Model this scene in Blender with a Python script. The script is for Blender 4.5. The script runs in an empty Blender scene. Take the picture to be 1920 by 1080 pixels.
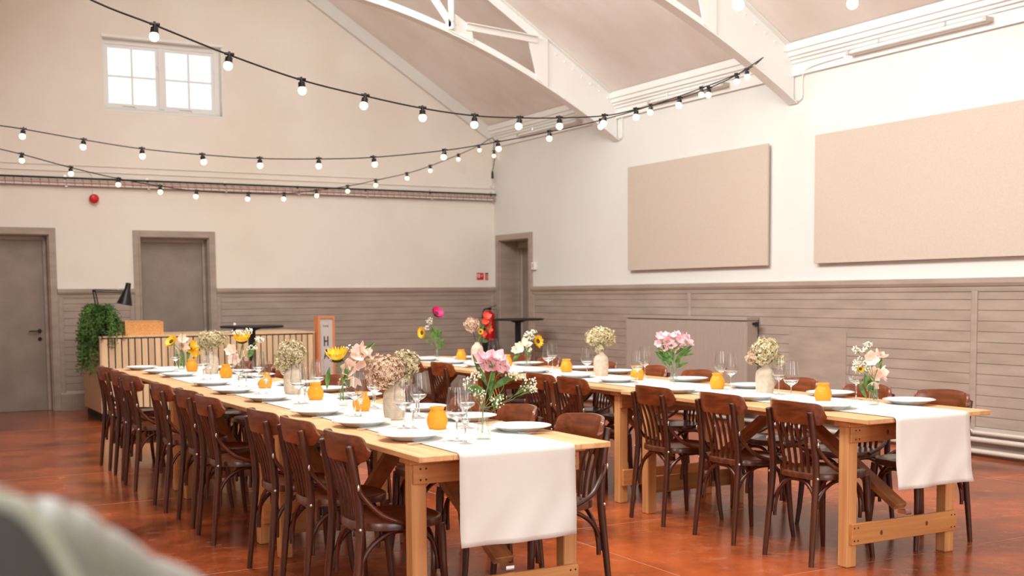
import bpy, bmesh, math, random
from mathutils import Vector, Matrix
S = bpy.context.scene
COL = S.collection
PI = math.pi
rnd = random.Random(7)

# ------------------------------------------------------------------ camera
CAM_H = 1.4096
YAW, PITCH, ROLL, FPX, CY = .5075, -.07282, -.00789, 2197.9, 712.49
fwd = Vector((math.sin(YAW)*math.cos(PITCH), math.cos(YAW)*math.cos(PITCH), math.sin(PITCH)))
r0 = Vector((math.cos(YAW), -math.sin(YAW), 0)); u0 = r0.cross(fwd)
right = r0*math.cos(ROLL)+u0*math.sin(ROLL); up = -r0*math.sin(ROLL)+u0*math.cos(ROLL)
cd = bpy.data.cameras.new('camera'); cam = bpy.data.objects.new('camera', cd); COL.objects.link(cam)
M = Matrix((right, up, -fwd)).transposed().to_4x4(); M.translation = Vector((0, 0, CAM_H)); cam.matrix_world = M
cd.sensor_width = 36; cd.lens = FPX/1920*36; cd.shift_y = (CY-540)/1920
cd.clip_start = .05; cd.clip_end = 100
cd.dof.use_dof = True; cd.dof.focus_distance = 5.9; cd.dof.aperture_fstop = 3.3
S.camera = cam
S.cycles.transparent_max_bounces = 24
# ------------------------------------------------------------------ world, colour
S.view_settings.view_transform = 'Standard'; S.view_settings.look = 'None'
S.view_settings.gamma = 1; S.view_settings.exposure = -0.09; S.view_settings.use_curve_mapping = False
W = bpy.data.worlds.new('overcast_sky'); S.world = W; W.use_nodes = True
W.node_tree.nodes['Background'].inputs[0].default_value = (.86, .93, 1, 1)
W.node_tree.nodes['Background'].inputs[1].default_value = 1.6

def area(name, loc, direction, sx, sy, power, color):
    l = bpy.data.lights.new(name, 'AREA'); l.shape = 'RECTANGLE'; l.size = sx; l.size_y = sy
    l.energy = power; l.color = color
    o = bpy.data.objects.new(name, l); COL.objects.link(o)
    o.location = loc; o.rotation_euler = Vector(direction).to_track_quat('-Z', 'Y').to_euler()
    return o
XL, XR, YB, YG = -1.25, 8.372, -3.0, 15.566       # side walls, back wall, gable wall
XM, ZE, SL = 3.56, 3.83, .62                      # ridge x, eaves height, roof slope
def zroof(x): return ZE + SL*(XR-x) if x > XM else ZE + SL*(x-XL)
day = (1, .985, .965)
# daylight of the roof windows in the left pitch: one soft light inside each opening
SKY = [(2.6, 5.0), (6.6, 8.5), (9.8, 11.6)]
SKX0, SKX1 = 1.1, 2.9
nl = Vector((SL, 0, -1)).normalized()
for (a, b), pw in zip(SKY, (290, 285, 205)):
    xm = (SKX0+SKX1)/2
    area('roof_window_daylight', Vector((xm, (a+b)/2, zroof(xm)))+nl*.03, (1, 0, -.9), b-a, 1.9, pw, day)
# added fill light at unseen windows made up for the back and left walls
area('back_window_fill', (1.2, YB+.03, 2.1), (0, 1, -.05), 2.4, 2.0, 55, (.95, .98, 1))
area('back_window_fill', (5.6, YB+.03, 2.1), (0, 1, -.05), 2.4, 2.0, 110, (1, .98, .95))
area('left_window_fill', (XL+.03, .6, 2.2), (1, 0, -.1), 1.6, 1.6, 60, (.93, .97, 1))

# ------------------------------------------------------------------ pixel to place helper (photo frame 1920x1080)
def at(u, v, z=None, X=None, Y=None):
    d = right*((u-960)/FPX) - up*((v-CY)/FPX) + fwd
    o = Vector((0, 0, CAM_H))
    t = (z-CAM_H)/d.z if z is not None else (X/d.x if X is not None else Y/d.y)
    return o+d*t
def depth(P): return (P-Vector((0, 0, CAM_H))).dot(fwd)

# ------------------------------------------------------------------ materials
def srgb(r, g, b):
    f = lambda c: (c/255/12.92) if c/255 <= .04045 else ((c/255+.055)/1.055)**2.4
    return (f(r), f(g), f(b), 1)
MATS = {}
def mat(name, col, rough=.5, **k):
    m = bpy.data.materials.new(name); m.use_nodes = True; nt = m.node_tree; b = nt.nodes['Principled BSDF']
    b.inputs['Base Color'].default_value = col; b.inputs['Roughness'].default_value = rough
    for kk, v in k.items():
        b.inputs[kk.replace('_', ' ')].default_value = v
    MATS[name] = m; return m
def N(m, t, **k):
    n = m.node_tree.nodes.new(t)
    for a, v in k.items(): setattr(n, a, v)
    return n
def L(m, a, b): m.node_tree.links.new(a, b)
def noisy(m, c1, c2, scale=(4, 4, 4), detail=5, lo=.35, hi=.65, coord='Object', bump=0, bscale=None, nscale=1.0, dist=0):
    """noise between two colours, optional bump"""
    b = m.node_tree.nodes['Principled BSDF']
    tc = N(m, 'ShaderNodeTexCoord'); mp = N(m, 'ShaderNodeMapping'); mp.inputs['Scale'].default_value = scale
    L(m, tc.outputs[coord], mp.inputs[0])
    n = N(m, 'ShaderNodeTexNoise'); n.inputs['Scale'].default_value = nscale; n.inputs['Detail'].default_value = detail
    n.inputs['Distortion'].default_value = dist
    L(m, mp.outputs[0], n.inputs[0])
    r = N(m, 'ShaderNodeValToRGB'); r.color_ramp.elements[0].position = lo; r.color_ramp.elements[1].position = hi
    r.color_ramp.elements[0].color = c1; r.color_ramp.elements[1].color = c2
    L(m, n.outputs[0], r.inputs[0]); L(m, r.outputs[0], b.inputs['Base Color'])
    if bump:
        bp = N(m, 'ShaderNodeBump'); bp.inputs['Strength'].default_value = bump; bp.inputs['Distance'].default_value = .01
        if bscale:
            n2 = N(m, 'ShaderNodeTexNoise'); n2.inputs['Scale'].default_value = bscale; L(m, tc.outputs[coord], n2.inputs[0]); L(m, n2.outputs[0], bp.inputs['Height'])
        else: L(m, n.outputs[0], bp.inputs['Height'])
        L(m, bp.outputs[0], b.inputs['Normal'])
    return m
def wood(name, c1, c2, axis, rough=.45, coat=0, sc=1.0, randomize=True):
    """streaky grain along one axis of the object"""
    m = mat(name, c1, rough)
    b = m.node_tree.nodes['Principled BSDF']
    tc = N(m, 'ShaderNodeTexCoord'); mp = N(m, 'ShaderNodeMapping')
    s = [38*sc, 38*sc, 38*sc]; s['xyz'.index(axis)] = 2.2*sc
    mp.inputs['Scale'].default_value = s; L(m, tc.outputs['Object'], mp.inputs[0])
    n = N(m, 'ShaderNodeTexNoise'); n.inputs['Scale'].default_value = 1; n.inputs['Detail'].default_value = 6; n.inputs['Distortion'].default_value = .6
    L(m, mp.outputs[0], n.inputs[0])
    r = N(m, 'ShaderNodeValToRGB'); r.color_ramp.elements[0].position = .3; r.color_ramp.elements[1].position = .72
    r.color_ramp.elements[0].color = c1; r.color_ramp.elements[1].color = c2
    L(m, n.outputs[0], r.inputs[0])
    out = r.outputs[0]
    if randomize:
        oi = N(m, 'ShaderNodeObjectInfo'); hs = N(m, 'ShaderNodeHueSaturation'); mr = N(m, 'ShaderNodeMapRange')
        mr.inputs[3].default_value = .86; mr.inputs[4].default_value = 1.14
        L(m, oi.outputs['Random'], mr.inputs[0]); L(m, mr.outputs[0], hs.inputs['Value']); L(m, out, hs.inputs['Color']); out = hs.outputs[0]
    L(m, out, b.inputs['Base Color'])
    bp = N(m, 'ShaderNodeBump'); bp.inputs['Strength'].default_value = .12; bp.inputs['Distance'].default_value = .002
    L(m, n.outputs[0], bp.inputs['Height']); L(m, bp.outputs[0], b.inputs['Normal'])
    if coat: b.inputs['Coat Weight'].default_value = coat; b.inputs['Coat Roughness'].default_value = .18
    return m
m_wall = noisy(mat('cream_wall_paint', srgb(229, 228, 222), .75), srgb(226, 225, 218), srgb(231, 231, 225), (1, 1, 1), 4, bump=.15, bscale=14)
m_gable = noisy(mat('beige_wall_paint', srgb(238, 231, 219), .75), srgb(234, 226, 213), srgb(241, 235, 224), (.8, .8, .8), 4, bump=.15, bscale=14)
m_ceil = noisy(mat('ceiling_plaster', srgb(246, 240, 232), .8), srgb(238, 230, 220), srgb(249, 244, 237), (.9, 1.6, 1.6), 6, .35, .62, bump=.25, bscale=9)
m_white = mat('white_gloss_paint', srgb(241, 241, 236), .35)
m_taupe = noisy(mat('taupe_wood_paint', srgb(170, 154, 140), .5), srgb(161, 145, 131), srgb(176, 160, 147), (2, 2, 9), 5, bump=.2, bscale=20)
m_door = noisy(mat('taupe_door_paint', srgb(148, 134, 122), .5), srgb(139, 125, 113), srgb(154, 140, 128), (3, 3, 3), 6, bump=.1, bscale=30)
m_panel = noisy(mat('beige_acoustic_fabric', srgb(205, 189, 173), .95), srgb(201, 185, 168), srgb(208, 193, 178), (90, 90, 90), 3, .3, .7, bump=.2, bscale=260)
m_rad = mat('radiator_paint', srgb(172, 156, 143), .4)
m_pipe = mat('pipe_paint', srgb(205, 195, 182), .35)
m_black = mat('black_metal', srgb(28, 27, 28), .35, Metallic=.3)
m_blackm = mat('black_matt', srgb(22, 21, 22), .6)
m_steel = mat('polished_steel', (.75, .74, .72, 1), .22, Metallic=1.0)
m_bolt = mat('bolt_head_nickel', (.8, .76, .68, 1), .3, Metallic=.9)
m_nail = mat('dark_nail_head', srgb(70, 45, 30), .5, Metallic=.4)
m_knot = mat('wood_knot', srgb(105, 58, 30), .6)
m_chair = wood('dark_bentwood', srgb(48, 20, 9), srgb(100, 47, 20), 'z', .34, .3)
m_chairx = wood('dark_bentwood_seat', srgb(66, 30, 15), srgb(120, 62, 30), 'x', .3, .6, .7)
m_chairy = wood('bentwood_rail', srgb(90, 40, 18), srgb(148, 76, 36), 'y', .3, .5, .8)
m_piney = wood('pine_boards', srgb(205, 152, 98), srgb(232, 190, 140), 'y', .45, .1, .6)
m_pinez = wood('pine_legs', srgb(196, 134, 78), srgb(224, 170, 112), 'z', .5, 0, .6)
m_pinex = wood('pine_crosspieces', srgb(190, 124, 68), srgb(220, 160, 100), 'x', .5, 0, .6)
m_brace = wood('pine_brace', srgb(150, 92, 52), srgb(188, 124, 76), 'y', .5, 0, .6)
m_runner = noisy(mat('white_paper_runner', srgb(236, 234, 226), .7), srgb(232, 230, 221), srgb(239, 238, 231), (3, 3, 3), 3, bump=.25, bscale=5)
m_plate = mat('white_glazed_china', srgb(240, 242, 244), .12, Coat_Weight=.5)
m_vase = noisy(mat('beige_stoneware', srgb(214, 196, 174), .6), srgb(206, 186, 162), srgb(222, 206, 186), (40, 40, 40), 3, bump=.1)
m_ply = wood('birch_ply_slats', srgb(218, 184, 142), srgb(238, 210, 170), 'z', .5, 0, .5)
m_plyend = wood('birch_ply_side', srgb(196, 160, 124), srgb(214, 182, 146), 'z', .5, 0, .5)
m_osb = noisy(mat('strand_board', srgb(226, 160, 90), .6), srgb(205, 130, 62), srgb(240, 184, 118), (60, 30, 90), 4, .35, .6, dist=2)
m_stem = mat('green_stem', srgb(112, 142, 62), .5)
m_leaf = noisy(mat('green_leaf', srgb(74, 118, 48), .45), srgb(52, 96, 38), srgb(108, 148, 66), (30, 30, 30), 2)
m_fern = noisy(mat('fern_foliage', srgb(62, 104, 44), .6), srgb(38, 78, 30), srgb(98, 140, 62), (9, 9, 9), 3)
m_yel = noisy(mat('yellow_petals', srgb(250, 196, 30), .5), srgb(246, 176, 20), srgb(255, 214, 50), (60, 60, 60), 2)
m_disc = mat('dark_flower_centre', srgb(70, 62, 26), .8)
m_peach = noisy(mat('peach_petals', srgb(252, 220, 202), .5), srgb(250, 204, 180), srgb(255, 236, 226), (25, 25, 25), 2, .3, .7)
m_pink = noisy(mat('pink_petals', srgb(250, 200, 206), .5), srgb(245, 178, 188), srgb(255, 226, 228), (30, 30, 30), 2, .3, .7)
m_cream = mat('cream_petals', srgb(250, 240, 218), .5)
m_mag = mat('magenta_petals', srgb(226, 30, 120), .5)
m_red = mat('red_petals', srgb(232, 84, 60), .5)
m_gyp = mat('white_blossom', srgb(246, 242, 226), .6)
m_hydg = noisy(mat('dried_green_florets', srgb(200, 186, 144), .8), srgb(156, 140, 98), srgb(228, 216, 178), (45, 45, 45), 2, .35, .65)
m_hydp = noisy(mat('dried_pink_florets', srgb(222, 186, 158), .8), srgb(186, 142, 110), srgb(242, 216, 192), (45, 45, 45), 2, .35, .65)
m_hydc = noisy(mat('cream_florets', srgb(222, 208, 164), .8), srgb(186, 168, 116), srgb(238, 228, 194), (45, 45, 45), 2, .35, .65)
m_hydcore = mat('floret_gap_shade', srgb(134, 112, 74), .9)  # dark core colour paints in the shade between florets
m_redp = mat('red_enamel', srgb(205, 20, 24), .3)
m_signred = mat('sign_red', srgb(215, 40, 36), .5)
m_signwhite = mat('sign_white', srgb(240, 236, 230), .5)
m_signgrey = mat('sign_face_grey', srgb(206, 198, 192), .5)
m_letter = mat('letter_black', srgb(38, 34, 34), .6)
m_signwood = mat('sign_wood', srgb(226, 140, 86), .5)
m_cable = mat('black_rubber_cable', srgb(34, 28, 28), .5)
m_wire = mat('tray_wire', srgb(150, 120, 108), .35, Metallic=.5)
m_sage = noisy(mat('sage_velvet', srgb(112, 114, 100), .4), srgb(99, 102, 88), srgb(126, 128, 114), (6, 6, 6), 3)
m_sage.node_tree.nodes['Principled BSDF'].inputs['Sheen Weight'].default_value = .5
m_sagedark = mat('dark_green_lining', srgb(62, 66, 60), .6)
m_piping = mat('pale_sage_piping', srgb(168, 175, 156), .5)

def thin_glass(name, tint=(.97, .98, .98, 1), edge=.8):
    m = bpy.data.materials.new(name); m.use_nodes = True; nt = m.node_tree; nt.nodes.clear()
    o = N(m, 'ShaderNodeOutputMaterial'); t = N(m, 'ShaderNodeBsdfTransparent'); g = N(m, 'ShaderNodeBsdfGlossy')
    t.inputs[0].default_value = tint; g.inputs['Roughness'].default_value = .03
    lw = N(m, 'ShaderNodeLayerWeight'); lw.inputs[0].default_value = .5
    pw = N(m, 'ShaderNodeMath', operation='POWER'); pw.inputs[1].default_value = 2.2; L(m, lw.outputs['Facing'], pw.inputs[0])
    mr = N(m, 'ShaderNodeMapRange'); mr.inputs[3].default_value = .06; mr.inputs[4].default_value = edge
    L(m, pw.outputs[0], mr.inputs[0])
    mx = N(m, 'ShaderNodeMixShader'); L(m, mr.outputs[0], mx.inputs[0]); L(m, t.outputs[0], mx.inputs[1]); L(m, g.outputs[0], mx.inputs[2])
    L(m, mx.outputs[0], o.inputs[0]); return m
m_glass = thin_glass('clear_thin_glass')
m_solid = mat('clear_solid_glass', (1, 1, 1, 1), .02, Transmission_Weight=1.0, IOR=1.42)
m_water = thin_glass('water', (.93, .97, .94, 1), .25)
def window_glass(name):
    m = thin_glass(name, (.97, .99, 1, 1), .2); return m
m_pane = window_glass('window_pane_glass')
# orange textured candle glass: diffuse plus light passing through
m_orange = bpy.data.materials.new('orange_pressed_glass'); m_orange.use_nodes = True
nt = m_orange.node_tree; nt.nodes.clear()
_o = N(m_orange, 'ShaderNodeOutputMaterial'); _p = N(m_orange, 'ShaderNodeBsdfPrincipled'); _t = N(m_orange, 'ShaderNodeBsdfTranslucent')
_p.inputs['Base Color'].default_value = srgb(255, 198, 62); _p.inputs['Roughness'].default_value = .22
_t.inputs[0].default_value = srgb(255, 204, 80)
_n = N(m_orange, 'ShaderNodeTexVoronoi'); _n.inputs['Scale'].default_value = 95; _tc = N(m_orange, 'ShaderNodeTexCoord'); L(m_orange, _tc.outputs['Object'], _n.inputs[0])
_b = N(m_orange, 'ShaderNodeBump'); _b.inputs['Strength'].default_value = .8; _b.inputs['Distance'].default_value = .004
L(m_orange, _n.outputs[0], _b.inputs['Height']); L(m_orange, _b.outputs[0], _p.inputs['Normal'])
_m = N(m_orange, 'ShaderNodeMixShader'); _m.inputs[0].default_value = .42
L(m_orange, _p.outputs[0], _m.inputs[1]); L(m_orange, _t.outputs[0], _m.inputs[2]); L(m_orange, _m.outputs[0], _o.inputs[0])
# lit festoon bulb
m_bulb = mat('lit_bulb_glass', (1, .9, .75, 1), .3)
m_bulb.node_tree.nodes['Principled BSDF'].inputs['Emission Color'].default_value = (1, .72, .42, 1)
m_bulb.node_tree.nodes['Principled BSDF'].inputs['Emission Strength'].default_value = 2.6
# polished red concrete floor with saw-cut joints
m_floor = mat('polished_red_concrete', srgb(160, 72, 42), .2)
_bs = m_floor.node_tree.nodes['Principled BSDF']; _bs.inputs['Specular IOR Level'].default_value = .4
tc = N(m_floor, 'ShaderNodeTexCoord')
n1 = N(m_floor, 'ShaderNodeTexNoise'); n1.inputs['Scale'].default_value = .9; n1.inputs['Detail'].default_value = 8; n1.inputs['Roughness'].default_value = .65
mp = N(m_floor, 'ShaderNodeMapping'); mp.inputs['Scale'].default_value = (1.0, 1.0, 1.0); L(m_floor, tc.outputs['Object'], mp.inputs[0]); L(m_floor, mp.outputs[0], n1.inputs[0])
rp = N(m_floor, 'ShaderNodeValToRGB'); rp.color_ramp.elements[0].position = .36; rp.color_ramp.elements[1].position = .64
rp.color_ramp.elements[0].color = srgb(96, 42, 22); rp.color_ramp.elements[1].color = srgb(182, 89, 44)
L(m_floor, n1.outputs[0], rp.inputs[0])
n2 = N(m_floor, 'ShaderNodeTexNoise'); n2.inputs['Scale'].default_value = 5; n2.inputs['Detail'].default_value = 10; n2.inputs['Roughness'].default_value = .8
L(m_floor, tc.outputs['Object'], n2.inputs[0])
r2 = N(m_floor, 'ShaderNodeValToRGB'); r2.color_ramp.elements[0].position = .54; r2.color_ramp.elements[1].position = .74
r2.color_ramp.elements[0].color = (0, 0, 0, 1); r2.color_ramp.elements[1].color = (.6, .6, .6, 1)
L(m_floor, n2.outputs[0], r2.inputs[0])
mx = N(m_floor, 'ShaderNodeMixRGB'); mx.inputs[2].default_value = srgb(216, 150, 108)
L(m_floor, r2.outputs[0], mx.inputs[0]); L(m_floor, rp.outputs[0], mx.inputs[1]); L(m_floor, mx.outputs[0], _bs.inputs['Base Color'])
mrr = N(m_floor, 'ShaderNodeMapRange'); mrr.inputs[3].default_value = .1; mrr.inputs[4].default_value = .3
L(m_floor, n1.outputs[0], mrr.inputs[0]); L(m_floor, mrr.outputs[0], _bs.inputs['Roughness'])
bpn = N(m_floor, 'ShaderNodeBump'); bpn.inputs['Strength'].default_value = .06; bpn.inputs['Distance'].default_value = .01
L(m_floor, n2.outputs[0], bpn.inputs['Height']); L(m_floor, bpn.outputs[0], _bs.inputs['Normal'])
m_joint = mat('floor_joint_filler', srgb(196, 132, 100), .5)

# ------------------------------------------------------------------ mesh collector
class MB:
    def __init__(s, o=(0, 0, 0)): s.v = []; s.f = []; s.o = Vector(o)
    def add(s, vs, fs):
        n = len(s.v); s.v += [Vector(p)-s.o for p in vs]; s.f += [tuple(i+n for i in f) for f in fs]; return s
    def box(s, a, b):
        x0, y0, z0 = a; x1, y1, z1 = b
        return s.add([(x0, y0, z0), (x1, y0, z0), (x1, y1, z0), (x0, y1, z0), (x0, y0, z1), (x1, y0, z1), (x1, y1, z1), (x0, y1, z1)],
                     [(0, 3, 2, 1), (4, 5, 6, 7), (0, 1, 5, 4), (1, 2, 6, 5), (2, 3, 7, 6), (3, 0, 4, 7)])
    def tube(s, pts, rad, n=8, cap=True, flat=None):
        pts = [Vector(p) for p in pts]
        if not hasattr(rad, '__len__'): rad = [rad]*len(pts)
        vs = []; fs = []; ref = None
        for i, p in enumerate(pts):
            t = (pts[min(i+1, len(pts)-1)]-pts[max(i-1, 0)]).normalized()
            if ref is None:
                ref = Vector((0, 0, 1)) if abs(t.z) < .9 else Vector((1, 0, 0))
                if flat: ref = Vector(flat[0])
            a = (ref-t*ref.dot(t)).normalized(); b = t.cross(a); ref = a
            k = flat[1] if flat else 1
            for j in range(n):
                th = 2*PI*j/n+(PI/n)
                vs.append(p+a*(math.cos(th)*rad[i])*k+b*(math.sin(th)*rad[i]))
        for i in range(len(pts)-1):
            for j in range(n):
                fs.append((i*n+j, i*n+(j+1) % n, (i+1)*n+(j+1) % n, (i+1)*n+j))
        if cap: fs.append(tuple(range(n-1, -1, -1))); fs.append(tuple((len(pts)-1)*n+j for j in range(n)))
        return s.add(vs, fs)
    def beam(s, p, q, w, h, ref=(0, 0, 1)):
        p = Vector(p); q = Vector(q); t = (q-p).normalized(); a = Vector(ref); a = (a-t*a.dot(t)).normalized(); b = t.cross(a)
        vs = []
        for c in (p, q):
            for (i, j) in ((-1, -1), (1, -1), (1, 1), (-1, 1)): vs.append(c+b*(i*w/2)+a*(j*h/2))
        return s.add(vs, [(3, 2, 1, 0), (4, 5, 6, 7), (0, 1, 5, 4), (1, 2, 6, 5), (2, 3, 7, 6), (3, 0, 4, 7)])
    def lathe(s, prof, n=24, c=(0, 0, 0), fn=None):
        vs = []; fs = []; c = Vector(c)
        for i, (r, z) in enumerate(prof):
            for j in range(n):
                th = 2*PI*j/n; rr = r*(fn(th, z) if fn else 1)
                vs.append(c+Vector((rr*math.cos(th), rr*math.sin(th), z)))
        for i in range(len(prof)-1):
            for j in range(n): fs.append((i*n+j, i*n+(j+1) % n, (i+1)*n+(j+1) % n, (i+1)*n+j))
        return s.add(vs, fs)
    def ball(s, c, r, n=8, m=6, sq=(1, 1, 1)):
        c = Vector(c); vs = [c+Vector((0, 0, -r*sq[2]))]; fs = []
        for i in range(1, m):
            ph = -PI/2+PI*i/m
            for j in range(n): vs.append(c+Vector((r*sq[0]*math.cos(ph)*math.cos(2*PI*j/n), r*sq[1]*math.cos(ph)*math.sin(2*PI*j/n), r*sq[2]*math.sin(ph))))
        vs.append(c+Vector((0, 0, r*sq[2])))
        for j in range(n): fs.append((0, 1+(j+1) % n, 1+j))
        for i in range(m-2):
            for j in range(n): fs.append((1+i*n+j, 1+i*n+(j+1) % n, 1+(i+1)*n+(j+1) % n, 1+(i+1)*n+j))
        k = len(vs)-1
        for j in range(n): fs.append((k, 1+(m-2)*n+j, 1+(m-2)*n+(j+1) % n))
        return s.add(vs, fs)
    def prism(s, poly, d):
        """closed polygon (3-D points) pushed along vector d"""
        n = len(poly); d = Vector(d); vs = [Vector(p) for p in poly]+[Vector(p)+d for p in poly]
        return s.add(vs, [tuple(range(n-1, -1, -1)), tuple(range(n, 2*n))]+[(i, (i+1) % n, n+(i+1) % n, n+i) for i in range(n)])
    def build(s, name, m, parent=None, smooth=False, bevel=0, label=None, seg=2):
        me = bpy.data.meshes.new(name); me.from_pydata([tuple(v) for v in s.v], [], s.f); me.update()
        bm = bmesh.new(); bm.from_mesh(me); bmesh.ops.recalc_face_normals(bm, faces=bm.faces)
        if bevel:
            es = [e for e in bm.edges if len(e.link_faces) == 2 and e.calc_face_angle(0) > .6]
            bmesh.ops.bevel(bm, geom=es, offset=bevel, segments=seg, profile=.5, affect='EDGES')
        bm.to_mesh(me); bm.free()
        me.materials.append(m)
        if smooth:
            me.polygons.foreach_set('use_smooth', [True]*len(me.polygons))
            try: me.set_sharp_from_angle(angle=math.radians(50))
            except Exception: pass
        o = bpy.data.objects.new(name, me); COL.objects.link(o)
        if parent: o.parent = parent
        else: o.location = s.o
        if label: o['label'] = label
        return o
def struct(o): o['kind'] = 'structure'; return o
def tag(o, label, cat, group=None):
    o['label'] = label; o['category'] = cat
    if group: o['group'] = group
    return o
def thing(name, label, cat, loc=(0, 0, 0), rz=0, group=None):
    o = bpy.data.objects.new(name, None); COL.objects.link(o); o.location = loc; o.rotation_euler = (0, 0, rz)
    o.empty_display_size = .1
    return tag(o, label, cat, group)
def dup(o, loc=None, rz=None, parent=None, label=None):
    c = o.copy(); COL.objects.link(c)
    if parent: c.parent = parent
    if loc is not None: c.location = loc
    if rz is not None: c.rotation_euler = (0, 0, rz)
    if label: c['label'] = label
    for ch in list(kids[o.name]) if o.name in kids else []: dup(ch, parent=c)
    return c
kids = {}
def register(root):
    """remember children so that copies can be made quickly"""
    for o in [root]+list(root.children_recursive): kids[o.name] = list(o.children)
def curve(pts, n=6):
    """smooth Catmull-Rom through points"""
    P = [Vector(p) for p in pts]; out = []
    for i in range(len(P)-1):
        a = P[max(i-1, 0)]; b = P[i]; c = P[i+1]; d = P[min(i+2, len(P)-1)]
        for k in range(n):
            t = k/n
            out.append(.5*((2*b)+(c-a)*t+(2*a-5*b+4*c-d)*t*t+(3*b-a-3*c+d)*t**3))
    return out+[P[-1]]
ORD = ['nearest', 'second', 'third', 'fourth', 'fifth', 'sixth', 'seventh', 'eighth', 'farthest']
def nth(i, n): return ('nearest' if i == 0 else 'farthest' if i == n-1 else ORD[i]+' nearest')

# ================================================================== the room
D1 = (1.125, 2.177, 2.278); D2 = (3.11, 4.164, 2.268)         # gable doors: outer frame x0, x1, top
D3 = (14.42, 15.485, 2.29)                                    # right wall door: y0, y1, top
FR = .085                                                     # frame width
WIN = (2.815, 4.31, 3.78, 4.675)
struct(MB((0, 0, 0)).box((XL-.3, YB-.3, -.2), (XR+.6, YG+.5, 0)).build('floor', m_floor))
jm = MB()
for y in (4.375, 5.9, 8.29, 9.82, 11.8, 13.4, 2.8, 1.3): jm.box((XL, y-.0022, .0), (XR, y+.0022, .0006))
for x in (-.6, 3.53, 7.4): jm.box((x-.0022, YB, .0), (x+.0022, YG, .0006))
struct(jm.build('trim_1', m_joint))
# gable wall with door and window openings (thick wall, real recesses)
TH = .30
g = MB()
def gbox(x0, x1, z0, z1): g.box((x0, YG, z0), (x1, YG+TH, z1))
holes = [(D1[0]+FR, D1[1]-FR, 0, D1[2]-FR), (D2[0]+FR, D2[1]-FR, 0, D2[2]-FR)]
gbox(XL, holes[0][0], 0, 3.83); gbox(holes[0][1], holes[1][0], 0, WIN[2]); gbox(holes[1][1], XR, 0, WIN[2])
gbox(holes[0][0], holes[0][1], holes[0][3], WIN[2]); gbox(holes[1][0], holes[1][1], holes[1][3], WIN[2])
gbox(XL, holes[0][0], WIN[2], WIN[2])
g.prism([(XL, YG, WIN[2]), (WIN[0], YG, WIN[2]), (WIN[0], YG, zroof(WIN[0])), (XL, YG, zroof(XL))], (0, TH, 0))
g.prism([(WIN[1], YG, WIN[2]), (XR, YG, WIN[2]), (XR, YG, ZE), (WIN[1], YG, zroof(WIN[1]))], (0, TH, 0))
g.prism([(WIN[0], YG, WIN[3]), (WIN[1], YG, WIN[3]), (WIN[1], YG, zroof(WIN[1])), (XM, YG, zroof(XM)), (WIN[0], YG, zroof(WIN[0]))], (0, TH, 0))
struct(g.build('wall_far', m_gable))
w = MB()
w.box((XR, YB, 0), (XR+.5, D3[0]+FR, ZE)).box((XR, D3[1]-FR, 0), (XR+.5, YG+TH, ZE)).box((XR, D3[0]+FR, D3[2]-FR), (XR+.5, D3[1]-FR, ZE))
struct(w.build('wall_right', m_wall))
# left wall with one window behind-left of the camera; back wall with two, all added for light
def wall_y(x0, x1, y0, y1, z0, z1, hs, name, alongx):
    b = MB(); cur = y0 if not alongx else x0; end = y1 if not alongx else x1
    def bx(a, c, za, zb):
        if alongx: b.box((a, y0, za), (c, y1, zb))
        else: b.box((x0, a, za), (x1, c, zb))
    for (h0, h1, za, zb) in hs:
        bx(cur, h0, z0, z1); bx(h0, h1, z0, za); bx(h0, h1, zb, z1); cur = h1
    bx(cur, end, z0, z1)
    return struct(b.build(name, m_gable))
wall_y(XL-.3, XL, YB, YG+TH, 0, ZE, [(-.2, 1.4, 1.4, 3.0)], 'wall_left', False)
wb = wall_y(XL, XR, YB-.3, YB, 0, ZE, [(0, 2.4, 1.1, 3.1), (4.4, 6.8, 1.1, 3.1)], 'wall_back', True)
struct(MB().prism([(XL, YB, ZE), (XR, YB, ZE), (XM, YB, zroof(XM))], (0, -.3, 0)).build('wall_back_gable', m_gable))
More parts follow.
